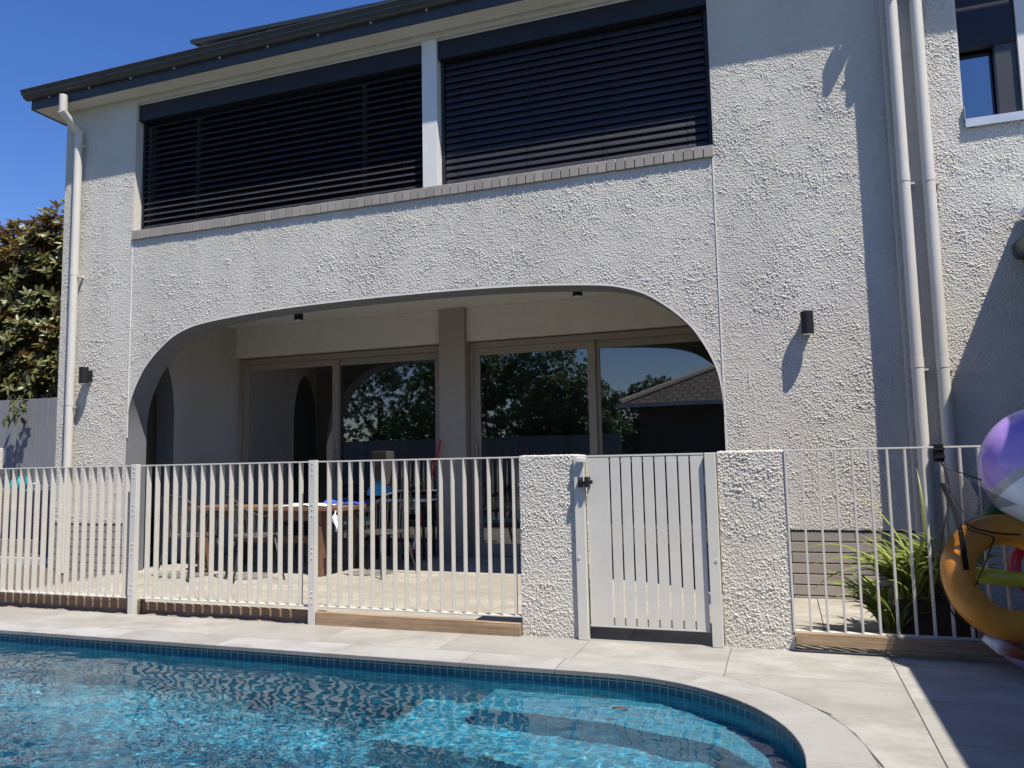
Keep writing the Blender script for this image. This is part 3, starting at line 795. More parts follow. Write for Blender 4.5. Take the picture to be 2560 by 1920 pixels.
for (a, b_) in (((W3[0], W3[2]), (W3[0], W3[3])), ((W3[1], W3[2]), (W3[1], W3[3])), ((W3[0], W3[3]), (W3[1], W3[3])), ((W3[0], W3[2]), (W3[1], W3[2]))):
    c.add([(a[0], YR, a[1]), (b_[0], YR, b_[1]), (b_[0], YR + .2, b_[1]), (a[0], YR + .2, a[1])], [(0, 1, 2, 3)])
c.build('wing_wall', M['stucco'], house)
w3 = window_frame(W3[0] + .004, W3[1] - .004, W3[2] + .02, W3[3] - .004, YR + .12, house, (1.80,), M['darkframe'], M['glass_sky'], .014)
c = MB(); c.box(W3[0] - .0, W3[1], YR - .035, YR + .18, 3.725, 3.742); c.box(W3[0] - .0, W3[1], YR - .035, YR - .03, 3.675, 3.725); c.box(W3[0], W3[0] + .003, YR - .03, YR - .001, 3.68, 3.85); c.build('sill_flashing', M['alu'], w3)
c = MB(); c.box(1.90, 2.05, YR + .03, YR + .11, 3.745, 4.85); c.build('mullion', M['white'], w3)
c = MB(); c.box(W3[0] + .003, 1.895, YR + .05, YR + .115, 4.35, 4.855); c.build('dark_box', M['blindbox'], w3, bevel=.004)  # dark box added for the soffit's reflection in the upper pane
c = MB(); c.box(1.745, 1.895, YR + .06, YR + .117, 3.765, 4.349); c.build('sash_frame', M['darkframe'], w3, bevel=.004)
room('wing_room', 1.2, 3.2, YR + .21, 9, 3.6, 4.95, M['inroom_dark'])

# downpipes
def downpipe(x, yw, ztop, zbot, joints, yg, drop):
    r = .045; y = yw - .072
    p = [(x, yg, 5.53), (x, yg, drop)]
    c = MB(); c.tube([(x, yg, 5.53), (x, yg, drop), (x, yg + .001, drop - .004)], r, 20)
    z2 = drop - (y - yg) * .75
    c.tube([(x, yg - .02, drop + .012), (x, y + .02, z2 - .012)], r, 20)
    c.tube([(x, y, z2 + .03), (x, y, zbot)], r, 24)
    o = c.build('downpipe', M['pipe'], house, smooth='auto')
    for zj in joints:
        k = MB(); k.tube([(x, y, zj - .035), (x, y, zj + .035)], r + .0025, 24); k.build('collar', M['pipe'], o, smooth='auto')
        k = MB(); k.box(x + r - .005, x + r + .03, y - .004, yw, zj - .06, zj - .045); k.build('pipe_clip', M['pipe'], o)
downpipe(-7.742, YF, 5.5, .0, (3.46, 1.93, 5.05), 6.5, 5.33)
downpipe(1.02, YR, 5.5, .0, (3.32, 1.84), 6.47, 5.40)
downpipe(1.195, YR, 5.5, .0, (3.30, 1.83), 6.47, 5.28)

# ---- external venetian blinds
def blind(x0, x1, tilt, n, label, wires, zend):
    t = thing('venetian_blind', label, 'blind', ((x0 + x1) / 2, 6.9, WT), 'external blinds over the upper windows')
    c = MB(); c.box(x0, x1, 6.835, 6.985, 5.215, 5.41); c.build('headbox', M['blindbox'], t, bevel=.004)
    for e in (x0 + .01, x1 - .036):
        c = MB(); c.box(e, e + .026, 6.9, 6.96, WB + .004, 5.214); c.build('guide_rail', M['blindbox'], t)
    c = MB(); c.keep = True; pitch = (5.19 - zend) / n; seg = 6
    for i in range(n):
        zc = 5.165 - i * pitch
        tl = R(tilt + rnd.uniform(-1.2, 1.2)); prof = []
        for k in range(seg + 1):
            s_ = (k / seg - .5) * .082; bow = .007 * (1 - (2 * k / seg - 1) ** 2)
            prof.append((s_, bow))
        P = []
        for th in (0, .0012):
            for s_, bw in prof:
                yy = s_ * math.cos(tl) - (bw + th) * math.sin(tl); zz = s_ * math.sin(tl) + (bw + th) * math.cos(tl)
                P.append((6.925 + yy, zc + zz))
        k0 = len(c.v)
        sag = rnd.uniform(-.001, .001)
        for X, dz in ((x0 + .045, 0), ((x0 + x1) / 2, sag), (x1 - .045, 0)):
            c.v += [(X, p[0], p[1] + dz) for p in P]
        m_ = len(P)
        for s2 in range(2):
            for k in range(m_ - 1):
                if k == seg: continue
                a_ = k0 + s2 * m_ + k; c.f.append((a_, a_ + 1, a_ + m_ + 1, a_ + m_))
    c.build('slats', M['blind'], t, smooth='auto')
    for wx in wires:
        k = MB(); k.tube([(wx, 6.882, WB + .02), (wx, 6.882, 5.21)], .002, 5); k.build('ladder_cord', M['cord'], t)
    k = MB(); k.box(x0 + .045, x1 - .045, 6.9, 6.95, WB + .012, WB + .03); k.build('bottom_rail', M['blind'], t)
    return t
blind(-6.94, -3.262, 48, 18, 'charcoal slatted blind tilted half open over the upper window left of the white post', (-6.65, -5.6, -4.55, -3.5), 3.92)
blind(-3.09, -.437, 67, 18, 'charcoal slatted blind closed nearly flat over the upper window right of the white post', (-2.88, -2.15, -1.4, -.62), 3.92)

# ---- solar panels
for i in range(4):
    x0 = -6.36 + i * 1.05; dy = .055 * i
    t = thing('solar_panel', ['dark solar panel at the left end of the roof row, its corner against the sky', 'second dark solar panel of the roof row from the left corner', 'third dark solar panel of the roof row, above the white window post', 'dark solar panel of the roof row running out of the top of the picture'][i], 'solar panel', (x0 + .5, 7.0 + dy, 6.15), 'solar panels on the roof')
    mt = Matrix.Translation((x0, 7.0 + dy, 6.15)) @ Matrix.Rotation(R(3), 4, 'Z') @ Matrix.Rotation(R(12), 4, 'X')
    c = MB(); c.box(0, 1.035, 0, 1.7, .004, .034, mt); c.build('panel', M['black'], t)
    c = MB(); c.box(.0, 1.035, -.002, .02, -.004, .038, mt); c.box(0, .02, .02, 1.7, -.004, .038, mt); c.box(1.015, 1.035, .02, 1.7, -.004, .038, mt); c.build('panel_frame', M['darkframe'], t)
    for yy in (.35, 1.3):
        c = MB(); c.box(-.01, 1.045, yy, yy + .04, -.045, -.005, mt); c.build('rail', M['alu'], t)
    for xx in (.2, .8):
        for yy in (.36, 1.31):
            c = MB(); c.box(xx, xx + .03, yy, yy + .02, -.45, -.045, mt); c.build('bracket', M['darkframe'], t)

# ---- wall lamps and ceiling spots
def wall_lamp(x, zc, label):
    t = thing('wall_light', label, 'wall light', (x, YF, zc), 'cylinder wall lights on the facade')
    y = YF - .095
    c = MB(); c.tube([(x, y, zc - .095), (x, y, zc + .09)], .05, 28); c.build('lamp_body', M['black'], t, smooth='auto')
    c = MB(); c.tube([(x, y, zc - .098), (x, y, zc - .0955)], .043, 24); c.build('lens', M['lens'], t, smooth='auto')
    c = MB(); c.box(x - .035, x + .035, y + .04, YF + .01, zc - .06, zc + .06); c.build('mounting_bracket', M['black'], t)
wall_lamp(.247, 2.232, 'black cylinder wall light right of the arch with its long shadow on the render')
wall_lamp(-7.52, 2.232, 'black cylinder wall light between the left downpipe and the arch')
for x, y, lb in ((-5.6, 8.1, 'black cylinder spotlight on the loggia ceiling above the left sliding door'), (-2.05, 8.2, 'black cylinder spotlight half hidden behind the arch, above the right sliding door')):
    t = thing('ceiling_spotlight', lb, 'spotlight', (x, y, 3.075), 'spotlights on the loggia ceiling')
    c = MB(); c.tube([(x, y, 3.075), (x, y, 2.95)], .055, 24); c.build('lamp_body', M['black'], t, smooth='auto')
    c = MB(); c.tube([(x, y, 2.9505), (x, y, 2.945)], .045, 24); c.build('lens', M['lens'], t, smooth='auto')

# ================================================================= POOL FENCE
FY = 4.99
def fence_panel(label, x0, x1, pickets, zb=.115, zt=1.183, dips=0):
    t = thing('pool_fence', label, 'pool fence', ((x0 + x1) / 2, FY, 0), 'panels of the pale flat bar pool fence')
    c = MB(); c.box(x0, x1, FY, FY + .046, zt - .01, zt); c.build('top_rail', M['fence'], t, bevel=.0015)
    c = MB(); c.box(x0, x1, FY, FY + .046, zb, zb + .01); c.build('bottom_rail', M['fence'], t, bevel=.0015)
    base = MB(); base.box(-.006, .006, FY + .0005, FY + .0455, zb + .01, zt - .01)
    p0 = base.build('picket', M['fence'], t, bevel=.0012); lx = t.location.x
    p0.location.x = pickets[0] - lx
    # mesh was localised to the thing: move its origin to its own axis
    p0.data.transform(Matrix.Translation((lx, 0, 0)))
    for x in pickets[1:]:
        p = p0.copy(); COL.objects.link(p); p.parent = t; p.location.x = x - lx
    return t
pk = .0906
fence_panel('pale pool fence panel at the far left in front of the downpipe and timber terraces', -6.9, -5.006, [-5.106 - pk * i for i in range(20)])
fence_panel('middle pale pool fence panel between the two left posts, in front of the chairs', -4.95, -3.325, [-4.884 + pk * i for i in range(17)])
fence_panel('pale pool fence panel above the bright pine board, ending at the gate pillar', -3.268, -1.69, [-3.19 + pk * i for i in range(17)])
fence_panel('pale pool fence panel at right with the net bag tied to its rail', .006, 1.36, [.013 + .0938 * i for i in range(14)], .108, 1.187)
def fence_post(x, label):
    t = thing('fence_post', label, 'fence post', (x, 4.96, 0), 'square posts of the pool fence')
    c = MB(); c.box(x - .028, x + .028, 4.945, 4.99, -.05, 1.19); c.build('post', M['fence'], t, bevel=.002)
    for z in (1.13, .83, .52, .2):
        for dz in (0, .035, -.045):
            c = MB(); c.sphere((x + .004, 4.9445, z + dz), .0058, 8, 6); c.build('bolt_head', M['fence'], t, smooth='auto')
fence_post(-4.978, 'square fence post left of the arch opening, nearest the rendered pier')
fence_post(-3.297, 'square fence post at the left end of the bright pine board')

# rendered pillars with real relief
def pillar(x0, x1, y0, y1, z1, label, step=.0034, z0=-.03):
    c = MB(); c.keep = True
    def patch(o, du, dv, lu, lv, nrm):
        nu, nv = max(2, int(lu / step)), max(2, int(lv / step)); k0 = len(c.v)
        U, V = np.meshgrid(np.linspace(0, lu, nu + 1), np.linspace(0, lv, nv + 1))
        F = np.clip(np.minimum(np.minimum(U, lu - U), np.minimum(V, lv - V)) / .006, .0, 1)
        sh_ = o[0] * 3.7 + o[1] * 1.3 + nrm[0] * 5 + nrm[2] * 9
        hh = relief(U + sh_, V + 2, 1.05, .0102, 7) * F
        o_, du_, dv_, n_ = (np.array(q) for q in (o, du, dv, nrm))
        P_ = o_ + U[..., None] * du_ + V[..., None] * dv_ + hh[..., None] * n_
        c.v += [tuple(p) for p in P_.reshape(-1, 3).tolist()]
        for j in range(nv):
            for i in range(nu):
                a = k0 + j * (nu + 1) + i; c.f.append((a, a + 1, a + nu + 2, a + nu + 1))
    patch((x0, y0, z0), (1, 0, 0), (0, 0, 1), x1 - x0, z1 - z0, (0, -1, 0))
    patch((x1, y0, z0), (0, 1, 0), (0, 0, 1), y1 - y0, z1 - z0, (1, 0, 0))
    patch((x0, y1, z0), (0, -1, 0), (0, 0, 1), y1 - y0, z1 - z0, (-1, 0, 0))
    patch((x0, y0, z1), (1, 0, 0), (0, 1, 0), x1 - x0, y1 - y0, (0, 0, 1))
    c.add([(x0, y1, z0), (x1, y1, z0), (x1, y1, z1), (x0, y1, z1)], [(0, 3, 2, 1)])
    o = c.build('rendered_pillar', M['stucco'])
    return tag(o, label, 'pillar', 'rough rendered pillars')
pillar(-1.69, -1.30, 4.985, 5.30, 1.185, 'rough rendered pillar left of the gate, at the latch side')
pillar(-.39, .012, 5.0, 5.30, 1.183, 'wide rough rendered pillar right of the gate, at the hinge side')
pillar(-7.2, -6.905, 4.99, 5.3, 1.37, 'rough rendered pillar cut by the left edge of the picture')

# gate
for x0, x1, lb in ((-1.301, -1.235, 'flat gate post with the latch keeper, against the left pillar'), (-.462, -.396, 'flat gate post on the hinge side, against the right pillar')):
    t = thing('gate_post', lb, 'gate post', ((x0 + x1) / 2, 4.97, 0), 'posts of the pool gate')
    c = MB(); c.box(x0, x1, 4.955, 5.02, -.0, 1.18); c.build('post', M['gate'], t, bevel=.003)
    xs_ = x0 + .02 if x0 < -1 else x0 + .045
    c = MB(); c.tube([(xs_, 4.9555, .52), (xs_, 4.951, .52)], .010, 14); c.build('screw_head', M['white'], t, smooth='auto')
    c = MB(); c.tube([(xs_, 4.952, .52), (xs_, 4.9505, .52)], .004, 8); c.build('screw_recess', M['black'], t)
    if x0 < -1:
        c = MB(); c.box(-1.276, -1.222, 4.925, 4.9545, 1.137, 1.166); c.build('gate_stop', M['white'], t, bevel=.003)
t = thing('pool_gate', 'pale vertical board pool gate between the two pillars, with a black latch', 'gate', (-.85, 5.0, 0))
edges = [-1.222, -1.069, -.998, -.926, -.854, -.781, -.707, -.632, -.558, -.474]
for i in range(9):
    a = edges[i] + (.0055 if i else 0); b_ = edges[i + 1] - .0055 if i < 8 else edges[i + 1]
    c = MB(); c.box(a, b_, 4.985, 4.997, .095, 1.168); c.build('board', M['gate'], t, bevel=.0015)
for za in (1.1685, .083):
    c = MB(); c.box(-1.224, -.472, 4.983, 5.02, za, za + .0115); c.build('edge_channel', M['gate'], t, bevel=.001)
for za in (.70, .1, 1.13):
    c = MB(); c.box(-1.22, -.475, 4.998, 5.03, za, za + .035); c.build('back_rail', M['gate'], t)
for z in (.25, .98):
    c = MB(); c.box(-.474, -.46, 4.99, 5.01, z, z + .06); c.build('hinge', M['alu'], t)
lt = MB(); lt.box(-1.264, -1.24, 4.91, 4.954, .975, 1.04); lt.sphere((-1.252, 4.915, 1.007), .028, 12, 8, (.5, .5, 1.15)); lk = lt.build('latch', M['black'], t, smooth='auto')
lt = MB(); lt.box(-1.222, -1.198, 4.915, 4.984, .975, 1.04); lt.tube([(-1.25, 4.935, 1.005), (-1.18, 4.93, 1.008)], .008, 10); lt.tube([(-1.188, 4.93, 1.008), (-1.172, 4.93, 1.009)], .013, 10); lt.build('latch_bolt', M['black'], t, smooth='auto')

# timber edging boards
def board(x0, x1, y0, z0, z1, mat, label, th=.045, tilt=0):
    c = MB(); mt = Matrix.Translation(((x0 + x1) / 2, y0, z0)) @ Matrix.Rotation(R(tilt), 4, 'Y')
    L = (x1 - x0) / 2
    c.box(-L, L, 0, th, 0, z1 - z0, mt)
    return tag(c.build('edging_board', mat, None, bevel=.003), label, 'timber board', 'timber boards under the pool fence')
board(-3.264, -1.695, 4.948, -.02, .088, M['pine'], 'bright pine edging board under the fence panel left of the gate pillar', tilt=.3, th=.036)
board(-4.98, -3.27, 5.068, -.045, .072, M['oldpine'], 'half buried brown edging board under the middle fence panel')
board(-7.0, -4.99, 5.068, -.04, .09, M['oldpine'], 'brown edging board under the fence panel at the far left')
board(.02, 1.6, 4.952, .038, .109, M['pine'], 'bright pine edging board under the right fence panel, half in shade', tilt=.5, th=.034)

# ================================================================= SIDE WING ROOF (casts the slanting shade)
sw = thing('side_building', 'low side wing with dark gutter at the right edge, shading the wall and paving', 'building', (2.4, 5.0, 0))
def gx(z): return .578 + .425 * z
c = MB()
xg, zg = gx(2.70), 2.70
prof = [(xg, zg), (xg + .006, zg - .006), (xg + .008, zg - .07), (xg + .03, zg - .105), (xg + .1, zg - .115), (xg + .13, zg - .1), (xg + .13, zg + .02), (xg + .118, zg + .02), (xg + .118, zg - .09), (xg + .04, zg - .09), (xg + .02, zg - .06), (xg + .016, zg)]
c.prism(prof, 'y', -1.5, YR - .012); g_ = c.build('gutter', M['gutter'], sw, smooth='auto')
for yy in (6.6, 5.9, 5.2):
    c = MB(); c.prism([(x - .003, z - .003) for x, z in prof[:5]] + [(xg + .1, zg - .1)], 'y', yy, yy + .03); c.build('gutter_joint', M['gutter'], g_)
c = MB(); c.add([(xg + .05, -1.5, zg + .0), (xg + .05, YR - .01, zg + .0), (4.6, YR - .01, zg + .5), (4.6, -1.5, zg + .5), (xg + .05, -1.5, zg - .03), (xg + .05, YR - .01, zg - .03), (4.6, YR - .01, zg + .47), (4.6, -1.5, zg + .47)], [(0, 1, 2, 3), (4, 5, 6, 7), (0, 1, 5, 4), (0, 4, 7, 3), (1, 5, 6, 2)]); c.build('roof', M['roof'], sw)
c = MB(); c.box(xg + .14, xg + .5, -1.4, YR - .02, zg - .12, zg - .1); c.build('soffit', M['soffit'], sw)
c = MB(); c.box(xg + .5, xg + .62, -1.4, YR - .02, 0, zg - .1); c.build('wall', M['stucco'], sw)
c = MB(); c.box(1.80, 2.6, 6.05, 6.69, 2.93, 2.99, Matrix.Translation((0, 0, -.02))); c.build('roof_sheet_edge', simple('sky_tinted_sheet', (.5, .62, .72), .15, spec=.8), sw, bevel=.01)  # edge of the roof sheet, light-blue reflections put into its colour

# ================================================================= LEFT GARDEN
t = thing('paling_fence', 'tall grey painted paling fence behind the left end of the house', 'fence', (-12, 10.6, 0))
for i in range(46):
    x = -18 + i * .145
    c = MB(); c.box(x, x + .137, 10.6 + rnd.uniform(-.004, .004), 10.63, .4, 2.47 + rnd.uniform(-.01, .01) - .008 * (x + 12)); c.build('paling', M['greyfence'], t)
c = MB(); c.box(-18, -11.3, 10.64, 10.72, 1.0, 1.08); c.build('rail', M['greyfence'], t)
c = MB(); c.box(-18, -11.3, 10.64, 10.72, 2.1, 2.18); c.build('rail', M['greyfence'], t)
def terrace(x0, x1, y, z0, n, hgt, mat, label, name='retaining_wall'):
    t = thing(name, label, 'retaining wall', ((x0 + x1) / 2, y, z0), 'stepped retaining walls left of the house')
    for i in range(n):
        c = MB(); c.box(x0, x1, y + rnd.uniform(-.006, .006), y + .06, z0 + i * hgt + .003, z0 + (i + 1) * hgt - .002); c.build('sleeper', mat, t, bevel=.006)
    return t
terrace(-14, -8.06, 7.35, -.1, 1, .16, M['concrete'], 'low grey concrete edging nearest the pool fence, left of the house')
terrace(-15, -8.06, 8.0, .02, 1, .19, M['sleeper'], 'single brown sleeper step, the middle step of the timber terraces', )
terrace(-16, -8.06, 8.25, .2, 4, .165, M['sleeper'], 'tall brown sleeper wall, topmost of the terraces below the paling fence')
c = MB(); c.box(-18, XL - .05, 7.41, 8.0, -.1, .03); struct(c.build('terrace', M['gravelsoil']))
c = MB(); c.box(-18, XL - .05, 8.06, 8.25, .02, .2); c.box(-18, XL - .05, 8.31, 14, .1, .84); struct(c.build('terrace', M['gravelsoil']))
gd = MB(); gd.add([(-14, 5.12, -.02), (-7.17, 5.12, -.02), (-7.17, 7.35, -.02), (-14, 7.35, -.02)], [(0, 1, 2, 3)]); struct(gd.build('garden_bed', M['gravelsoil']))
t = thing('wire_trellis', 'grey wire mesh trellis on a white post, glimpsed through the narrow end arch', 'trellis', (-8.1, 7.8, 0))
c = MB()
for i in range(19): c.box(-8.1, -8.096, 7.24 + i * .06, 7.244 + i * .06, .02, 2.35)
for i in range(38): c.box(-8.104, -8.1, 7.22, 8.33, .05 + i * .06, .054 + i * .06)
c.build('wire_mesh', M['steel'], t)
c = MB(); c.box(-8.14, -8.08, 8.34, 8.40, 0, 2.4); c.build('post', M['white'], t, bevel=.003)
# teal sprinkler and hose on the terrace
t = thing('hose_reel', 'small teal hose reel standing on the sleeper wall behind the left fence', 'hose reel', (-10.6, 8.45, .84))
c = MB(); c.tube([(-10.68, 8.45, .96), (-10.52, 8.45, .96)], .075, 18); c.build('drum', M['teal'], t, smooth='auto')
for x in (-10.7, -10.51):
    c = MB(); c.tube([(x, 8.45, .96), (x + .012, 8.45, .96)], .11, 20); c.build('flange', M['teal'], t, smooth='auto')
for x in (-10.71, -10.49):
    c = MB(); c.tube([(x, 8.37, .84), (x, 8.45, .98), (x, 8.53, .84)], .012, 8); c.build('stand_leg', M['black'], t)
c = MB(); P = [(-10.5, 8.4, .86)]
for i in range(60):
    a = i * .35; P.append((-10.1 + .5 * math.cos(a) * (1 - i * .006) + i * .012, 8.5 + .12 * math.sin(a), .86 + .11 * abs(math.sin(i * .23))))
c.tube(P, .009, 6); tag(c.build('garden_hose', M['hose'], smooth=True), 'pale garden hose lying in loops on top of the sleeper wall', 'hose')

# ---- foliage tools
def leaf(mb, base, d, up, L, W, fold=.15, curl=.2):
    d = d.normalized(); s_ = d.cross(up)
    if s_.length < 1e-3: s_ = d.cross(Vector((1, 0, .3)))
    s_.normalize(); n_ = s_.cross(d).normalized(); b = Vector(base)
    p = [b, b + d * L * .35 + s_ * W / 2 + n_ * fold * W, b + d * L * .72 + s_ * W * .4 + n_ * (fold * W - curl * L * .15), b + d * L - n_ * curl * L * .35,
         b + d * L * .72 - s_ * W * .4 + n_ * (fold * W - curl * L * .15), b + d * L * .35 - s_ * W / 2 + n_ * fold * W, b + d * L * .4 , b + d * L * .72 - n_ * curl * L * .1]
    k = len(mb.v); mb.v += [tuple(q) for q in p]
    mb.f += [(k, k + 1, k + 6), (k + 6, k + 1, k + 2, k + 7), (k + 7, k + 2, k + 3), (k, k + 6, k + 5), (k + 6, k + 7, k + 4, k + 5), (k + 7, k + 3, k + 4)]
def sphere_pt(r_):
    while 1:
        v = Vector((r_.uniform(-1, 1), r_.uniform(-1, 1), r_.uniform(-1, 1)))
        if v.length < 1: return v
def tree(name, label, cat, x, y, z0, blobs, mat, trunk_r, seed, nleaf, L, rosette=6, group=None, branches=7):
    r_ = random.Random(seed)
    t = thing(name, label, cat, (x, y, z0), group)
    ctr = sum((Vector(b[:3]) for b in blobs), Vector()) / len(blobs)
    c = MB()
    c.tube([(x, y, z0), (x + .05, y, z0 + (ctr.z - z0) * .5), (x - .03, y + .04, ctr.z)], [trunk_r, trunk_r * .8, trunk_r * .5], 10)
    c.build('trunk', M['bark'], t, smooth=True)
    for i in range(min(branches, len(blobs) * 2)):
        b = blobs[i % len(blobs)]; st_ = Vector((x, y, z0 + (ctr.z - z0) * r_.uniform(.45, .9)))
        e = Vector(b[:3]) + sphere_pt(r_) * b[3] * .5; m_ = (st_ + e) / 2 + sphere_pt(r_) * .2
        c = MB(); c.tube([st_, m_, e], [trunk_r * .45, trunk_r * .3, trunk_r * .12], 7); c.build('branch', M['bark'], t, smooth=True)
    c = MB(); c.keep = True
    tot = sum(b[3] ** 2 for b in blobs)
    for b in blobs:
        nb_ = int(nleaf * b[3] ** 2 / tot)
        for i in range(nb_):
            v = sphere_pt(r_); rr = v.length; v = v.normalized() * (.55 + .5 * rr ** .5) if rr > .2 else v
            v *= 1 + .25 * noise.noise(v * 2.5 + Vector(b[:3]))
            p = Vector(b[:3]) + Vector((v.x * b[3], v.y * b[3], v.z * b[3] * .9))
            if noise.noise(p * 2.2) < -.22: continue
            ax = (v.normalized() * .7 + Vector((0, 0, .6)) + sphere_pt(r_) * .5).normalized()
            t1 = ax.orthogonal().normalized(); t2 = ax.cross(t1)
            for k in range(rosette):
                a = 2 * math.pi * (k / rosette) + r_.uniform(-.3, .3)
                d = (t1 * math.cos(a) + t2 * math.sin(a)) + ax * r_.uniform(.1, .9)
                leaf(c, p + ax * r_.uniform(-.02, .05), d, ax, L * r_.uniform(.7, 1.15), L * r_.uniform(.32, .42))
    c.build('crown', mat, t)
    return t
tree('magnolia_tree', 'dark glossy magnolia tree with brown leaf undersides rising behind the paling fence', 'tree', -14.2, 12.4, 0,
     [(-14.2, 12.4, 5.0, 1.5), (-15.6, 12.2, 4.7, 1.5), (-13.6, 12.2, 5.7, 1.1), (-14.4, 12.0, 3.5, 1.4), (-13.0, 12.6, 4.3, 1.35), (-15.8, 12.4, 5.5, 1.2), (-13.2, 12.0, 3.1, 1.15), (-16.2, 12, 3.2, 1.4), (-12.6, 12.5, 6.0, 1.0), (-14.9, 11.5, 2.8, .8), (-14.0, 11.3, 2.8, .6), (-12.6, 12.5, 2.8, 1.1), (-17, 12.4, 4.6, 1.4)], M['magnolia'], .14, 3, 8500, .19, 7)
# twig hanging over the fence, throwing the leaf shadow on it
c = MB(); c.keep = True; r_ = random.Random(12)
for i in range(46):
    z = 2.1 + .9 * r_.random(); p = Vector((-13.1 + r_.uniform(-.22, .22) + (z - 2.5) * .3, 10.32 + r_.uniform(-.12, .1), z))
    leaf(c, p, Vector((r_.uniform(-1, 1), r_.uniform(-.4, .2), -.6 + r_.uniform(-.5, .6))), Vector((0, -1, .3)), .19, .075)
br = c.build('overhanging_leaves', M['magnolia'])
mg = bpy.data.objects['magnolia_tree']; br.parent = mg; br.data.transform(world(mg).inverted())

# ================================================================= STRAPPY PLANT
t = thing('potted_plant', 'green and yellow strappy plant in a dark planter behind the right fence panel', 'potted plant', (.72, 5.62, 0))
c = MB(); c.box(.64, 1.06, 5.46, 5.82, .0, .25); c.build('planter', M['terracotta'], t, bevel=.012)
c = MB(); c.box(.66, 1.04, 5.48, 5.8, .2, .254); c.build('potting_soil', M['gravelsoil'], t)
def strap(mb, p, az, L, W, lean, droop, n=9):
    p = Vector(p); d = Vector((math.cos(az) * lean, math.sin(az) * lean, 1)).normalized(); s_ = Vector((-math.sin(az), math.cos(az), 0))
    k0 = len(mb.v)
    for i in range(n + 1):
        f = i / n; wd = W * (min(1, .35 + f * 2.2) * (1 - f ** 3.5)) / 2 + .0008
        nn = s_.cross(d).normalized()
        mb.v += [tuple(p + s_ * wd), tuple(p - nn * wd * .45), tuple(p - s_ * wd)]
        d = (d + Vector((math.cos(az), math.sin(az), -.25)) * droop / n * (.4 + 1.6 * f) + Vector((0, 0, -1)) * droop / n * f * 1.3).normalized()
        p = p + d * L / n
    for i in range(n):
        a = k0 + 3 * i; mb.f += [(a, a + 1, a + 4, a + 3), (a + 1, a + 2, a + 5, a + 4)]
r_ = random.Random(5)
for cl in range(20):
    bx = .56 + .46 * r_.random(); by = 5.38 + .36 * r_.random(); az0 = r_.uniform(0, 6.28); bz = .25 if bx > .66 else .02
    c = MB(); c.keep = True
    for i in range(11):
        az = az0 + (0 if i % 2 else math.pi) + r_.uniform(-.9, .9)
        if r_.random() < .35: az = math.pi + r_.uniform(-.9, .9)
        strap(c, (bx + r_.uniform(-.02, .02), by + r_.uniform(-.02, .02), bz), az, r_.uniform(.3, .58), r_.uniform(.03, .05), r_.uniform(.1, .5), r_.uniform(.5, 1.7))
    c.build('leaf_fan', M['strap'], t, smooth=True)
c = MB(); c.keep = True
strap(c, (.62, 5.5, .28), math.pi * .95, .74, .03, .35, 1.9); strap(c, (.66, 5.45, .26), math.pi * 1.15, .7, .03, .5, 2.6); strap(c, (.78, 5.5, .3), math.pi * .9, .75, .03, .25, .55)
strap(c, (.85, 5.6, .3), math.pi * .5, .8, .026, .1, .4); strap(c, (.66, 5.5, .3), math.pi, .66, .03, .7, 1.9)
c.build('leaf_fan', M['strap'], t, smooth=True)
# soil patch and spiky little plant in front of the planter
c = MB(); c.keep = True
for j in range(9):
    for i in range(17):
        x = .26 + .62 * i / 16; y = 5.2 + .24 * j / 8
        e = min(i, 16 - i, j, 8 - j) / 3
        c.v.append((x, y, .001 + min(1, e) * (.018 + .02 * noise.noise(Vector((x * 20, y * 20, 0))))))
c.f = [(j * 17 + i, j * 17 + i + 1, (j + 1) * 17 + i + 1, (j + 1) * 17 + i) for j in range(8) for i in range(16)]
tag(c.build('soil_patch', M['soil'], smooth=True), 'small heap of brown soil spilt on the paving below the strappy plant', 'soil', kind='stuff')

# ================================================================= INFLATABLES IN THE NET
def vinyl(name, stops=None, col=(.5, .5, .5), tex=None):
    m = N(name); m.b.inputs['Roughness'].default_value = .28; m.b.inputs['Coat Weight'].default_value = .3
    if stops:
        v = m.noise(m.coord((1, 1, 1)), 3.2, 2, .5); m.l(m.ramp(v, stops), m.b.inputs['Base Color'])
    else: m.b.inputs['Base Color'].default_value = (*col, 1)
    m.bump(m.noise(m.coord(), 14, 2), .25, .01)
    return m
M['orange'] = vinyl('orange_vinyl', [(.3, (.8, .3, .02)), (.6, (.9, .42, .035)), (.8, (.9, .52, .06))]).m
M['purple'] = vinyl('purple_vinyl', [(.3, (.3, .18, .58)), (.55, (.42, .27, .64)), (.75, (.62, .36, .6))]).m
M['vinylwhite'] = vinyl('pale_blue_vinyl', [(.3, (.65, .75, .9)), (.55, (.85, .9, .95)), (.75, (.45, .58, .85))]).m
M['vinylgrey'] = vinyl('clear_seam', col=(.42, .42, .44)).m
M['lime'] = vinyl('lime_vinyl', [(.3, (.3, .36, .03)), (.7, (.42, .5, .05))]).m
M['pink'] = vinyl('pink_vinyl', col=(.5, .03, .09)).m
M['lilac'] = vinyl('lilac_vinyl', [(.3, (.2, .17, .32)), (.7, (.4, .3, .36))]).m
M['green'] = vinyl('green_vinyl', col=(.03, .16, .03)).m
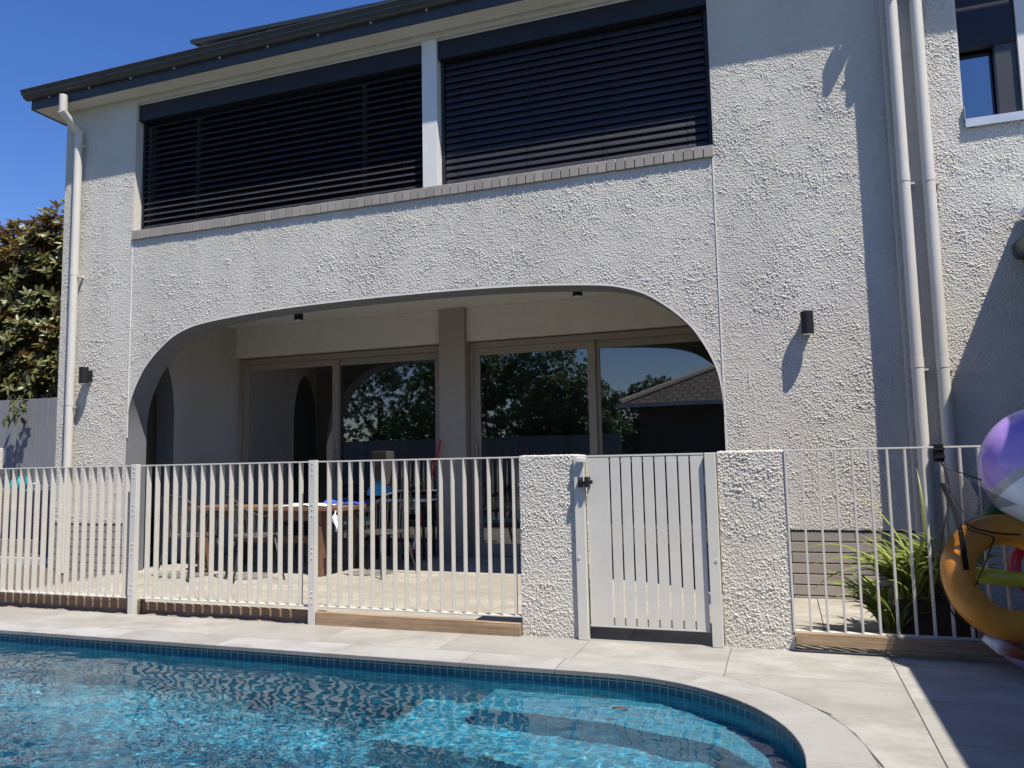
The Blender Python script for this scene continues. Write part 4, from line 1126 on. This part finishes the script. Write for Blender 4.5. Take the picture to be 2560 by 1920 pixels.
# ball with a purple half, a pale half and a puckered seam
t = thing('beach_ball', 'large purple and pale blue inflatable ball resting on the orange ring', 'inflatable ball', (1.33, 4.8, 1.06))
ax = Vector((-.5, .3, .81)).normalized()
def ballpatch(lo, hi, mat, name, rad=.33):
    c = MB(); q = ax.to_track_quat('Z', 'Y').to_matrix(); nu = 96; nv = 20; c.keep = True
    for i in range(nv + 1):
        th = R(lo + (hi - lo) * i / nv)
        for j in range(nu):
            ph = 2 * math.pi * j / nu; d = q @ Vector((math.sin(th) * math.cos(ph), math.sin(th) * math.sin(ph), math.cos(th)))
            e = math.exp(-((math.degrees(th) - 90) / 7) ** 2)
            puck = .006 * e * math.sin(ph * 30 + 2 * noise.noise(d * 3)) * (.5 + noise.noise(d * 6))
            d2 = Vector((d.x, d.y, d.z)) * (rad + puck)
            c.v.append(tuple(Vector((1.33, 4.8, 1.06)) + d2))
    c.f = [(i * nu + j, (i + 1) * nu + j, (i + 1) * nu + (j + 1) % nu, i * nu + (j + 1) % nu) for i in range(nv) for j in range(nu)]
    return c.build(name, mat, t, smooth=True)
ballpatch(0, 84, M['purple'], 'purple_panel'); ballpatch(84, 92, M['vinylgrey'], 'seam', .3305); ballpatch(92, 180, M['vinylwhite'], 'pale_panel')
def ring(name, label, cat, c0, Rm, rm, nrm, mat, pucker=.004, group=None, nu=96, nv=28):
    c = MB(); q = Vector(nrm).to_track_quat('Z', 'Y').to_matrix(); c.keep = True
    for i in range(nu):
        a = 2 * math.pi * i / nu
        for j in range(nv):
            b = 2 * math.pi * j / nv
            e = max(0, -math.cos(b)) ** 3
            rr = rm * (1 + .035 * noise.noise(Vector((math.cos(a) * 2, math.sin(a) * 2, 1)))) - pucker * e * (1 + math.sin(a * 34))
            p = Vector(((Rm + rr * math.cos(b)) * math.cos(a), (Rm + rr * math.cos(b)) * math.sin(a), rr * math.sin(b)))
            c.v.append(tuple(Vector(c0) + q @ p))
    c.f = [(i * nv + j, ((i + 1) % nu) * nv + j, ((i + 1) % nu) * nv + (j + 1) % nv, i * nv + (j + 1) % nv) for i in range(nu) for j in range(nv)]
    o = c.build(name, mat, smooth=True); return tag(o, label, cat, group)
ring('swim_ring', 'large orange swim ring hanging in the net below the purple ball', 'swim ring', (1.085, 4.72, .50), .245, .082, (.12, -1, .28), M['orange'])
ring('swim_ring', 'pale lilac swim ring squashed flat under the orange ring', 'swim ring', (1.24, 4.80, .13), .19, .045, (.1, -.35, 1), M['lilac'])
ring('swim_ring', 'pink swim ring partly hidden behind the opening of the orange ring', 'swim ring', (1.24, 4.93, .52), .11, .03, (.6, -1, .1), M['pink'])
c = MB(); c.tube([(.86, 4.86, .5), (1.1, 4.85, .475), (1.42, 4.84, .45)], .042, 18); tag(c.build('pool_noodle', M['lime'], smooth=True), 'lime green inflatable tube crossing behind the opening of the orange ring', 'pool noodle')
c = MB(); c.tube([(1.02, 4.95, .74), (1.10, 4.93, .84), (1.25, 4.92, .86)], .045, 14); tag(c.build('pool_noodle', M['green'], smooth=True), 'dark green inflatable end poking out between the ball and the orange ring', 'pool noodle')
c = MB(); c.tube([(.93, 4.66, .20), (1.0, 4.63, .165), (1.1, 4.62, .13)], [.02, .045, .03], 12); c2 = c
tag(c.build('folded_float', vinyl('white_print_vinyl', [(.35, (.3, .08, .03)), (.5, (.55, .55, .58)), (.7, (.25, .1, .04))]).m, smooth=True), 'small crumpled white and brown float at the lower left of the orange ring', 'float')
# net bag
def netmat(th):
    m = N('black_net'); uv = m.n('ShaderNodeTexCoord').outputs['UV']
    sx = m.n('ShaderNodeSeparateXYZ'); m.l(uv, sx.inputs[0])
    a = m.math('ABSOLUTE', m.math('SINE', m.math('MULTIPLY', sx.outputs[0], 620))); b_ = m.math('ABSOLUTE', m.math('SINE', m.math('MULTIPLY', sx.outputs[1], 620)))
    k = m.math('MINIMUM', a, b_); hole = m.math('GREATER_THAN', k, th)
    m.b.inputs['Base Color'].default_value = (.02, .02, .022, 1); m.b.inputs['Roughness'].default_value = .7
    m.l(m.math('SUBTRACT', 1.0, hole), m.b.inputs['Alpha']); return m.m
M['net'] = netmat(.45); M['net2'] = netmat(.2)
t = thing('net_bag', 'black mesh bag strapped to the fence rail and holding the pool inflatables', 'net bag', (.84, 4.97, 1.18))
c = MB(); c.box(.822, .868, 4.972, 5.052, 1.10, 1.20); c.build('buckle', M['cord'], t, bevel=.006)
for z in (1.12, 1.165):
    c = MB(); c.box(.818, .872, 4.968, 4.975, z, z + .015); c.build('buckle_bar', M['black'], t)
c = MB(); c.keep = True
top = Vector((.86, 4.965, 1.10)); L_ = []
bot = [(.745, 4.80, .52), (.79, 4.66, .66), (.86, 4.62, .78), (.95, 4.60, .835), (1.04, 4.62, .86), (1.12, 4.6, .88)]
nk = 12
for i, b_ in enumerate(bot):
    for k in range(nk + 1):
        f = k / nk; p = top.lerp(Vector(b_), f); pinch = math.sin(f * math.pi) * .035
        p.x += -pinch * (i / 5) * .9 + .0; p.y += .02 * math.sin(f * 3.1) * math.cos(i * 2.2)
        c.v.append(tuple(p)); L_.append((i * .06 * (f + .15), f * .6))
c.f = [(i * (nk + 1) + k, (i + 1) * (nk + 1) + k, (i + 1) * (nk + 1) + k + 1, i * (nk + 1) + k + 1) for i in range(5) for k in range(nk)]
o = c.build('net', M['net'], t, smooth=True); l = o.data.uv_layers.new(name='UVMap')
for lp in o.data.loops: l.data[lp.index].uv = L_[lp.vertex_index]
# the net lies over the inflatables as a second skin
def skin(c0, Rm, rm, nrm, a0, a1, name):
    c = MB(); q = Vector(nrm).to_track_quat('Z', 'Y').to_matrix(); U = []; c.keep = True; nu, nv = 50, 14
    for i in range(nu + 1):
        a = R(a0 + (a1 - a0) * i / nu)
        for j in range(nv + 1):
            b = R(-70 + 215 * j / nv)
            p = Vector(((Rm + rm * math.cos(b)) * math.cos(a), (Rm + rm * math.cos(b)) * math.sin(a), rm * math.sin(b)))
            c.v.append(tuple(Vector(c0) + q @ p)); U.append((a * Rm, b * rm))
    c.f = [(i * (nv + 1) + j, (i + 1) * (nv + 1) + j, (i + 1) * (nv + 1) + j + 1, i * (nv + 1) + j + 1) for i in range(nu) for j in range(nv)]
    o = c.build(name, M['net2'], t, smooth=True); l = o.data.uv_layers.new(name='UVMap')
    for lp in o.data.loops: l.data[lp.index].uv = U[lp.vertex_index]
skin((1.085, 4.72, .50), .245, .092, (.12, -1, .28), 0, 360, 'net')
def cordp(pts, r=.0035, name='cord', mat='cord'):
    q = []
    P = [Vector(p) for p in pts]
    for i in range(len(P) - 1):
        for k in range(5):
            f = k / 5; p0 = P[max(0, i - 1)]; p3 = P[min(len(P) - 1, i + 2)]
            q.append(.5 * ((2 * P[i]) + (P[i + 1] - p0) * f + (2 * p0 - 5 * P[i] + 4 * P[i + 1] - p3) * f * f + (3 * P[i] - p0 - 3 * P[i + 1] + p3) * f ** 3))
    q.append(P[-1]); c = MB(); c.tube(q, r, 6); return c.build(name, M[mat], t, smooth=True)
cordp([(.845, 4.96, 1.1), (.87, 4.95, 1.03), (.87, 4.93, .9), (.82, 4.86, .74), (.77, 4.8, .55), (.78, 4.76, .38), (.86, 4.7, .2)], .004)
cordp([(.87, 4.955, 1.06), (.95, 4.9, 1.03), (1.02, 4.78, .99)], .0035)
cordp([(.89, 4.63, .78), (.93, 4.61, .755), (1.02, 4.6, .735), (1.12, 4.6, .73)], .0045)
cordp([(.88, 4.63, .80), (.9, 4.62, .75), (.99, 4.61, .72), (1.0, 4.605, .70)], .0035)
cordp([(1.0, 4.6, .71), (.955, 4.62, .58), (.90, 4.62, .46), (.84, 4.66, .31), (.83, 4.68, .22)], .003)
cordp([(.86, 4.95, 1.05), (.875, 4.93, .95), (.90, 4.86, .86), (.93, 4.8, .8)], .0028)
c = MB()
P = [(.842, 4.95, .98), (.862, 4.78, .84), (.856, 4.62, .74), (.862, 4.612, .62), (.868, 4.612, .545)]
for a, b_ in zip(P[:-1], P[1:]):
    c.add([(a[0] - .013, a[1], a[2]), (a[0] + .013, a[1], a[2]), (b_[0] + .013, b_[1], b_[2]), (b_[0] - .013, b_[1], b_[2]), (a[0] - .013, a[1] + .003, a[2]), (a[0] + .013, a[1] + .003, a[2]), (b_[0] + .013, b_[1] + .003, b_[2]), (b_[0] - .013, b_[1] + .003, b_[2])], [(0, 1, 2, 3), (4, 5, 6, 7), (0, 3, 7, 4), (1, 2, 6, 5)])
c.build('strap', M['cord'], t)

# ================================================================= LOGGIA FURNITURE
TZ = .72
t = thing('outdoor_table', 'brown timber table standing in the loggia behind the fence', 'table', (-5.25, 7.45, 0))
for i in range(5):
    c = MB(); c.box(-6.25, -4.27, 6.98 + i * .19, 7.166 + i * .19, TZ - .045, TZ); c.build('table_board', M['tablewood'], t, bevel=.004)
for x in (-6.1, -4.62):
    for y in (7.08, 7.74):
        c = MB(); c.box(x - .05, x + .05, y - .05, y + .05, 0, TZ - .046); c.build('leg', M['tablewood'], t, bevel=.005)
c = MB(); c.box(-6.04, -4.68, 7.06, 7.09, TZ - .15, TZ - .046); c.build('apron', M['tablewood'], t)
c = MB(); c.box(-6.04, -4.68, 7.70, 7.73, TZ - .15, TZ - .046); c.build('apron', M['tablewood'], t)
c = MB(); c.box(-6.04, -4.68, 7.39, 7.43, .3, .38); c.build('stretcher', M['tablewood'], t)
def chair_mesh():
    t = thing('rope_chair', 'x', 'chair', (0, 0, 0), 'rope weave chairs round the timber table')
    def el(p, r=.009, name='frame', mat='wicker', closed=False):
        c = MB(); c.tube(p, r, 8, closed=closed); return c.build(name, M[mat], t, smooth=True)
    seat = [(.25 * math.cos(a), .24 * math.sin(a), .44) for a in [2 * math.pi * i / 24 for i in range(24)]]
    el(seat, .011, 'seat_frame', closed=True)
    c = MB()
    for i in range(-8, 9):
        x = i * .028; y = math.sqrt(max(0, .0576 * (1 - (x / .25) ** 2)))
        c.tube([(x, -y, .445), (x, y, .445)], .006, 5)
    c.build('seat', M['rope'], t)
    back = [(-.26, .12, .64), (-.3, -.02, .66), (-.27, -.17, .74), (-.16, -.25, .84), (0, -.28, .87), (.16, -.25, .84), (.27, -.17, .74), (.3, -.02, .66), (.26, .12, .64)]
    el(back, .011, 'back_frame')
    c = MB(); n_ = 26
    for i in range(n_ + 1):
        f = i / n_ * 8; k = min(7, int(f)); q = Vector(back[k]).lerp(Vector(back[k + 1]), f - k)
        a = math.atan2(q.y * .9, q.x); s_ = Vector((.25 * math.cos(a), .24 * math.sin(a), .445))
        c.tube([s_, q], .0045, 5)
    c.build('backrest', M['rope'], t)
    for sx in (-1, 1):
        for sy in (-1, 1):
            el([(sx * .17, sy * .16, .44), (sx * .25, sy * .25, 0)], [.013, .009], 'leg')
        el([(sx * .26, .12, .64), (sx * .22, .16, .44)], .009, 'arm_support')
    return t
ch = chair_mesh()
spots = [(-5.95, 6.72, -.15, 'dark rope chair backing on the fence at the left end of the timber table'),
         (-5.2, 6.78, -.75, 'dark rope chair turned aside in front of the middle of the timber table'),
         (-4.3, 7.95, 2.2, 'dark rope chair under the teal hat, beyond the right end of the table'),
         (-4.0, 7.3, 1.25, 'dark rope chair at the right end of the timber table nearest the column'),
         (-5.7, 8.3, 3.1, 'dark rope chair on the far side of the table, before the left door')]
for i, (x, y, a, lb) in enumerate(spots):
    o = ch if i == 0 else copy_tree(ch)
    o.location = (x, y, 0); o.rotation_euler.z = a; o['label'] = lb
# things on the table and chairs
def sheet(name, x0, x1, y0, y1, z, mat, label, cat, amp=.02, seed=1, th=.004, drape=0):
    c = MB(); c.keep = True; nx, ny = 22, 16
    for j in range(ny + 1):
        for i in range(nx + 1):
            x = x0 + (x1 - x0) * i / nx; y = y0 + (y1 - y0) * j / ny
            zz = z + amp * abs(noise.noise(Vector((x * 6, y * 6, seed))))
            if drape and j < 5 and i > 5: zz -= drape * (5 - j) / 5; y = y0 + (y1 - y0) * 5 / ny
            c.v.append((x, y, zz))
    c.f = [(j * (nx + 1) + i, j * (nx + 1) + i + 1, (j + 1) * (nx + 1) + i + 1, (j + 1) * (nx + 1) + i) for j in range(ny) for i in range(nx)]
    o = c.build(name, mat, smooth=True); m_ = o.modifiers.new('thick', 'SOLIDIFY'); m_.thickness = th
    return tag(o, label, cat)
sheet('paper_sheet', -5.1, -4.5, 6.99, 7.45, TZ + .006, M['paper'], 'white sheet lying on the right half of the timber table', 'paper', .03, 2)
sheet('folded_towel', -4.72, -4.28, 7.3, 7.75, TZ + .012, M['bluecloth'], 'crumpled bright blue cloth at the right end of the timber table', 'towel', .07, 5, .02)
c = MB(); c.keep = True
for i in range(13):
    for j in range(25):
        th = R(90 * i / 12); ph = 2 * math.pi * j / 24
        rr = .13 * (1 + .08 * noise.noise(Vector((math.cos(ph) * 2, math.sin(ph) * 2, th * 2))))
        c.v.append((-4.3 + rr * math.sin(th) * math.cos(ph) * 1.1, 7.78 + rr * math.sin(th) * math.sin(ph), .80 + rr * 1.15 * math.cos(th)))
c.f = [(i * 25 + j, (i + 1) * 25 + j, (i + 1) * 25 + j + 1, i * 25 + j + 1) for i in range(12) for j in range(24)]
tag(c.build('sun_hat', M['tealcloth'], smooth=True), 'teal sun hat hooked over the back of the far right chair', 'hat')
c = MB(); c.box(-3.98, -3.7, 8.35, 8.68, .0, .78); tb = c
t = thing('side_table', 'low dark side table with a pale top in front of the column', 'side table', (-4.35, 8.6, 0))
c = MB(); c.box(-4.75, -4.05, 8.42, 8.78, .69, .71); c.build('table_top', M['paper'], t)
for x in (-4.72, -4.1):
    for y in (8.45, 8.74):
        c = MB(); c.box(x, x + .025, y, y + .025, 0, .69); c.build('leg', M['black'], t)
t = thing('mop', 'mop with a red handle leaning against the door frame by the column', 'mop', (-4.2, 8.35, 0))
c = MB(); c.tube([(-4.19, 8.34, .06), (-3.985, 8.76, 1.42)], .013, 10); c.build('handle', M['red'], t, smooth='auto')
c = MB(); c.tube([(-4.178, 8.365, .14), (-4.155, 8.41, .3)], .017, 10); c.build('grip', M['paper'], t, smooth='auto')
c = MB(); c.sphere((-4.2, 8.33, .05), .085, 14, 8, (1.3, .8, .6)); c.build('mop_head', M['cord'], t, smooth='auto')
c = MB(); c.sphere((-4.36, 6.955, TZ - .12), .035, 10, 8, (.9, .7, 1.3)); c.tube([(-4.35, 6.95, TZ - .14), (-4.325, 6.94, TZ - .2), (-4.335, 6.94, TZ - .25)], [.02, .014, .003], 8); c.tube([(-4.37, 6.96, TZ - .1), (-4.36, 6.975, TZ - .04)], .006, 6)
tag(c.build('white_rag', M['paper'], smooth=True), 'small white knotted rag hanging from the corner of the timber table', 'rag')
# inside the room
t = thing('bookshelf', 'dark bookshelf with a row of books seen through the right sliding door', 'bookshelf', (-4.2, 12.6, 0))
for z in (.3, .75, 1.2, 1.62):
    c = MB(); c.box(-5.6, -3.4, 12.5, 12.85, z - .03, z); c.build('shelf', M['inroom_dark'], t)
for x in (-5.6, -3.4):
    c = MB(); c.box(x - .03, x, 12.5, 12.85, 0, 1.62); c.build('side_panel', M['inroom_dark'], t)
r_ = random.Random(4)
bc = [simple('book_%s' % n_, col, .6) for n_, col in (('white', (.6, .58, .52)), ('red', (.35, .05, .04)), ('dark', (.05, .05, .06)), ('ochre', (.4, .28, .1)))]
lbs = []
x = -4.95; i = 0
while x < -4.1:
    wd = r_.uniform(.025, .055); hh = r_.uniform(.22, .33); k = r_.randrange(4)
    c = MB(); c.box(x, x + wd - .003, 12.52, 12.72, 1.2, 1.2 + hh)
    tag(c.build('book', bc[k]), ['pale', 'red', 'dark', 'ochre'][k] + ' upright book in the row on the shelf behind the right sliding door', 'book', ['pale', 'red', 'dark', 'ochre'][k] + ' books on the shelf')
    x += wd; i += 1
t = thing('indoor_plant', 'spiky plant in a pale bowl seen through the second door leaf from the left', 'house plant', (-7.2, 12.2, 1.35))
c = MB(); c.sphere((-7.2, 12.2, 1.48), .2, 16, 8, (1, 1, .7)); c.build('bowl', M['inroom'], t, smooth='auto')
c = MB(); c.keep = True
for i in range(22): strap(c, (-7.2, 12.2, 1.55), r_.uniform(0, 6.28), r_.uniform(.4, .65), .03, r_.uniform(.1, .8), .5)
c.build('leaves', M['spiky'], t)
c = MB(); c.box(-8.4, -5.9, 11.9, 12.6, 0, 1.33); tag(c.build('sideboard', M['inroom_dark']), 'dark sideboard under the spiky plant inside the room', 'sideboard')

# ================================================================= WHAT THE GLASS REFLECTS (behind the camera)
nh = thing('neighbour_house', 'neighbouring brick house with a tiled hip roof, mirrored in the right door', 'house', (0, -9, 0))
EX, EY, EZ = -4.75, -6.0, 2.84
c = MB(); c.box(EX + .5, 7, -14, EY - .5, 0, EZ - .15); c.build('wall', M['nbrick'], nh)
c = MB(); c.add([(EX, EY, EZ), (8, EY, EZ), (8, -10.3, EZ + 2.0), (EX + 4.3, -10.3, EZ + 2.0), (EX, -14.6, EZ), (8, -14.6, EZ)], [(0, 1, 2, 3), (0, 3, 4), (3, 2, 5, 4)]); c.build('roof', M['rooftile'], nh)
c = MB(); c.box(EX - .1, 8, EY, EY + .12, EZ - .12, EZ); c.build('gutter', M['white'], nh)
c = MB(); c.tube([(EX, EY, EZ + .03), (EX + 4.3, -10.3, EZ + 2.04)], .12, 8); c.build('ridge_cap', simple('ridge_tile', (.35, .3, .27), .8), nh)
c = MB(); c.box(-3.2, -1.6, EY - .52, EY - .49, .9, 2.1); c.build('window', M['darkframe'], nh)
t = thing('rear_fence', 'dark boundary fence across the garden, seen only as a reflection', 'fence', (-8, -5.2, 0))
c = MB(); c.box(-22, -4.6, -5.25, -5.2, 0, 1.9); c.build('boards', M['greyfence'], t)
rt = [(-16, -11, 7.8, 2.9), (-12.6, -10, 7.0, 2.6), (-9.3, -10.5, 6.3, 2.3), (-6.7, -9.6, 4.6, 1.6), (-20, -12, 6.8, 3.0), (-5.3, -14, 4.6, 1.6), (-1, -19, 6.3, 2.6)]
lbt = ['tall dense tree far to the left across the garden, a reflection in the doors', 'broad leafy tree across the garden mirrored in the second door leaf', 'leafy tree across the garden mirrored in the third door leaf', 'smaller pointed tree across the garden just left of the mirrored roof', 'tallest tree across the garden, outermost of the mirrored row', 'low tree behind the mirrored tiled roof at its left end', 'distant rounded tree above the mirrored roof ridge']
for i, (x, y, h, rr) in enumerate(rt):
    r_ = random.Random(40 + i); bl = []
    for k in range(9): bl.append((x + r_.uniform(-1, 1) * rr * .6, y + r_.uniform(-.6, .6) * rr * .5, h * .55 + r_.uniform(-.4, .3) * h, rr * r_.uniform(.5, .68)))
    tree('garden_tree', lbt[i], 'tree', x, y, 0, bl, M['foliage2'] if i % 3 == 1 else M['foliage'], .16, 60 + i, 5200, .16, 6, 'trees across the garden', 4)
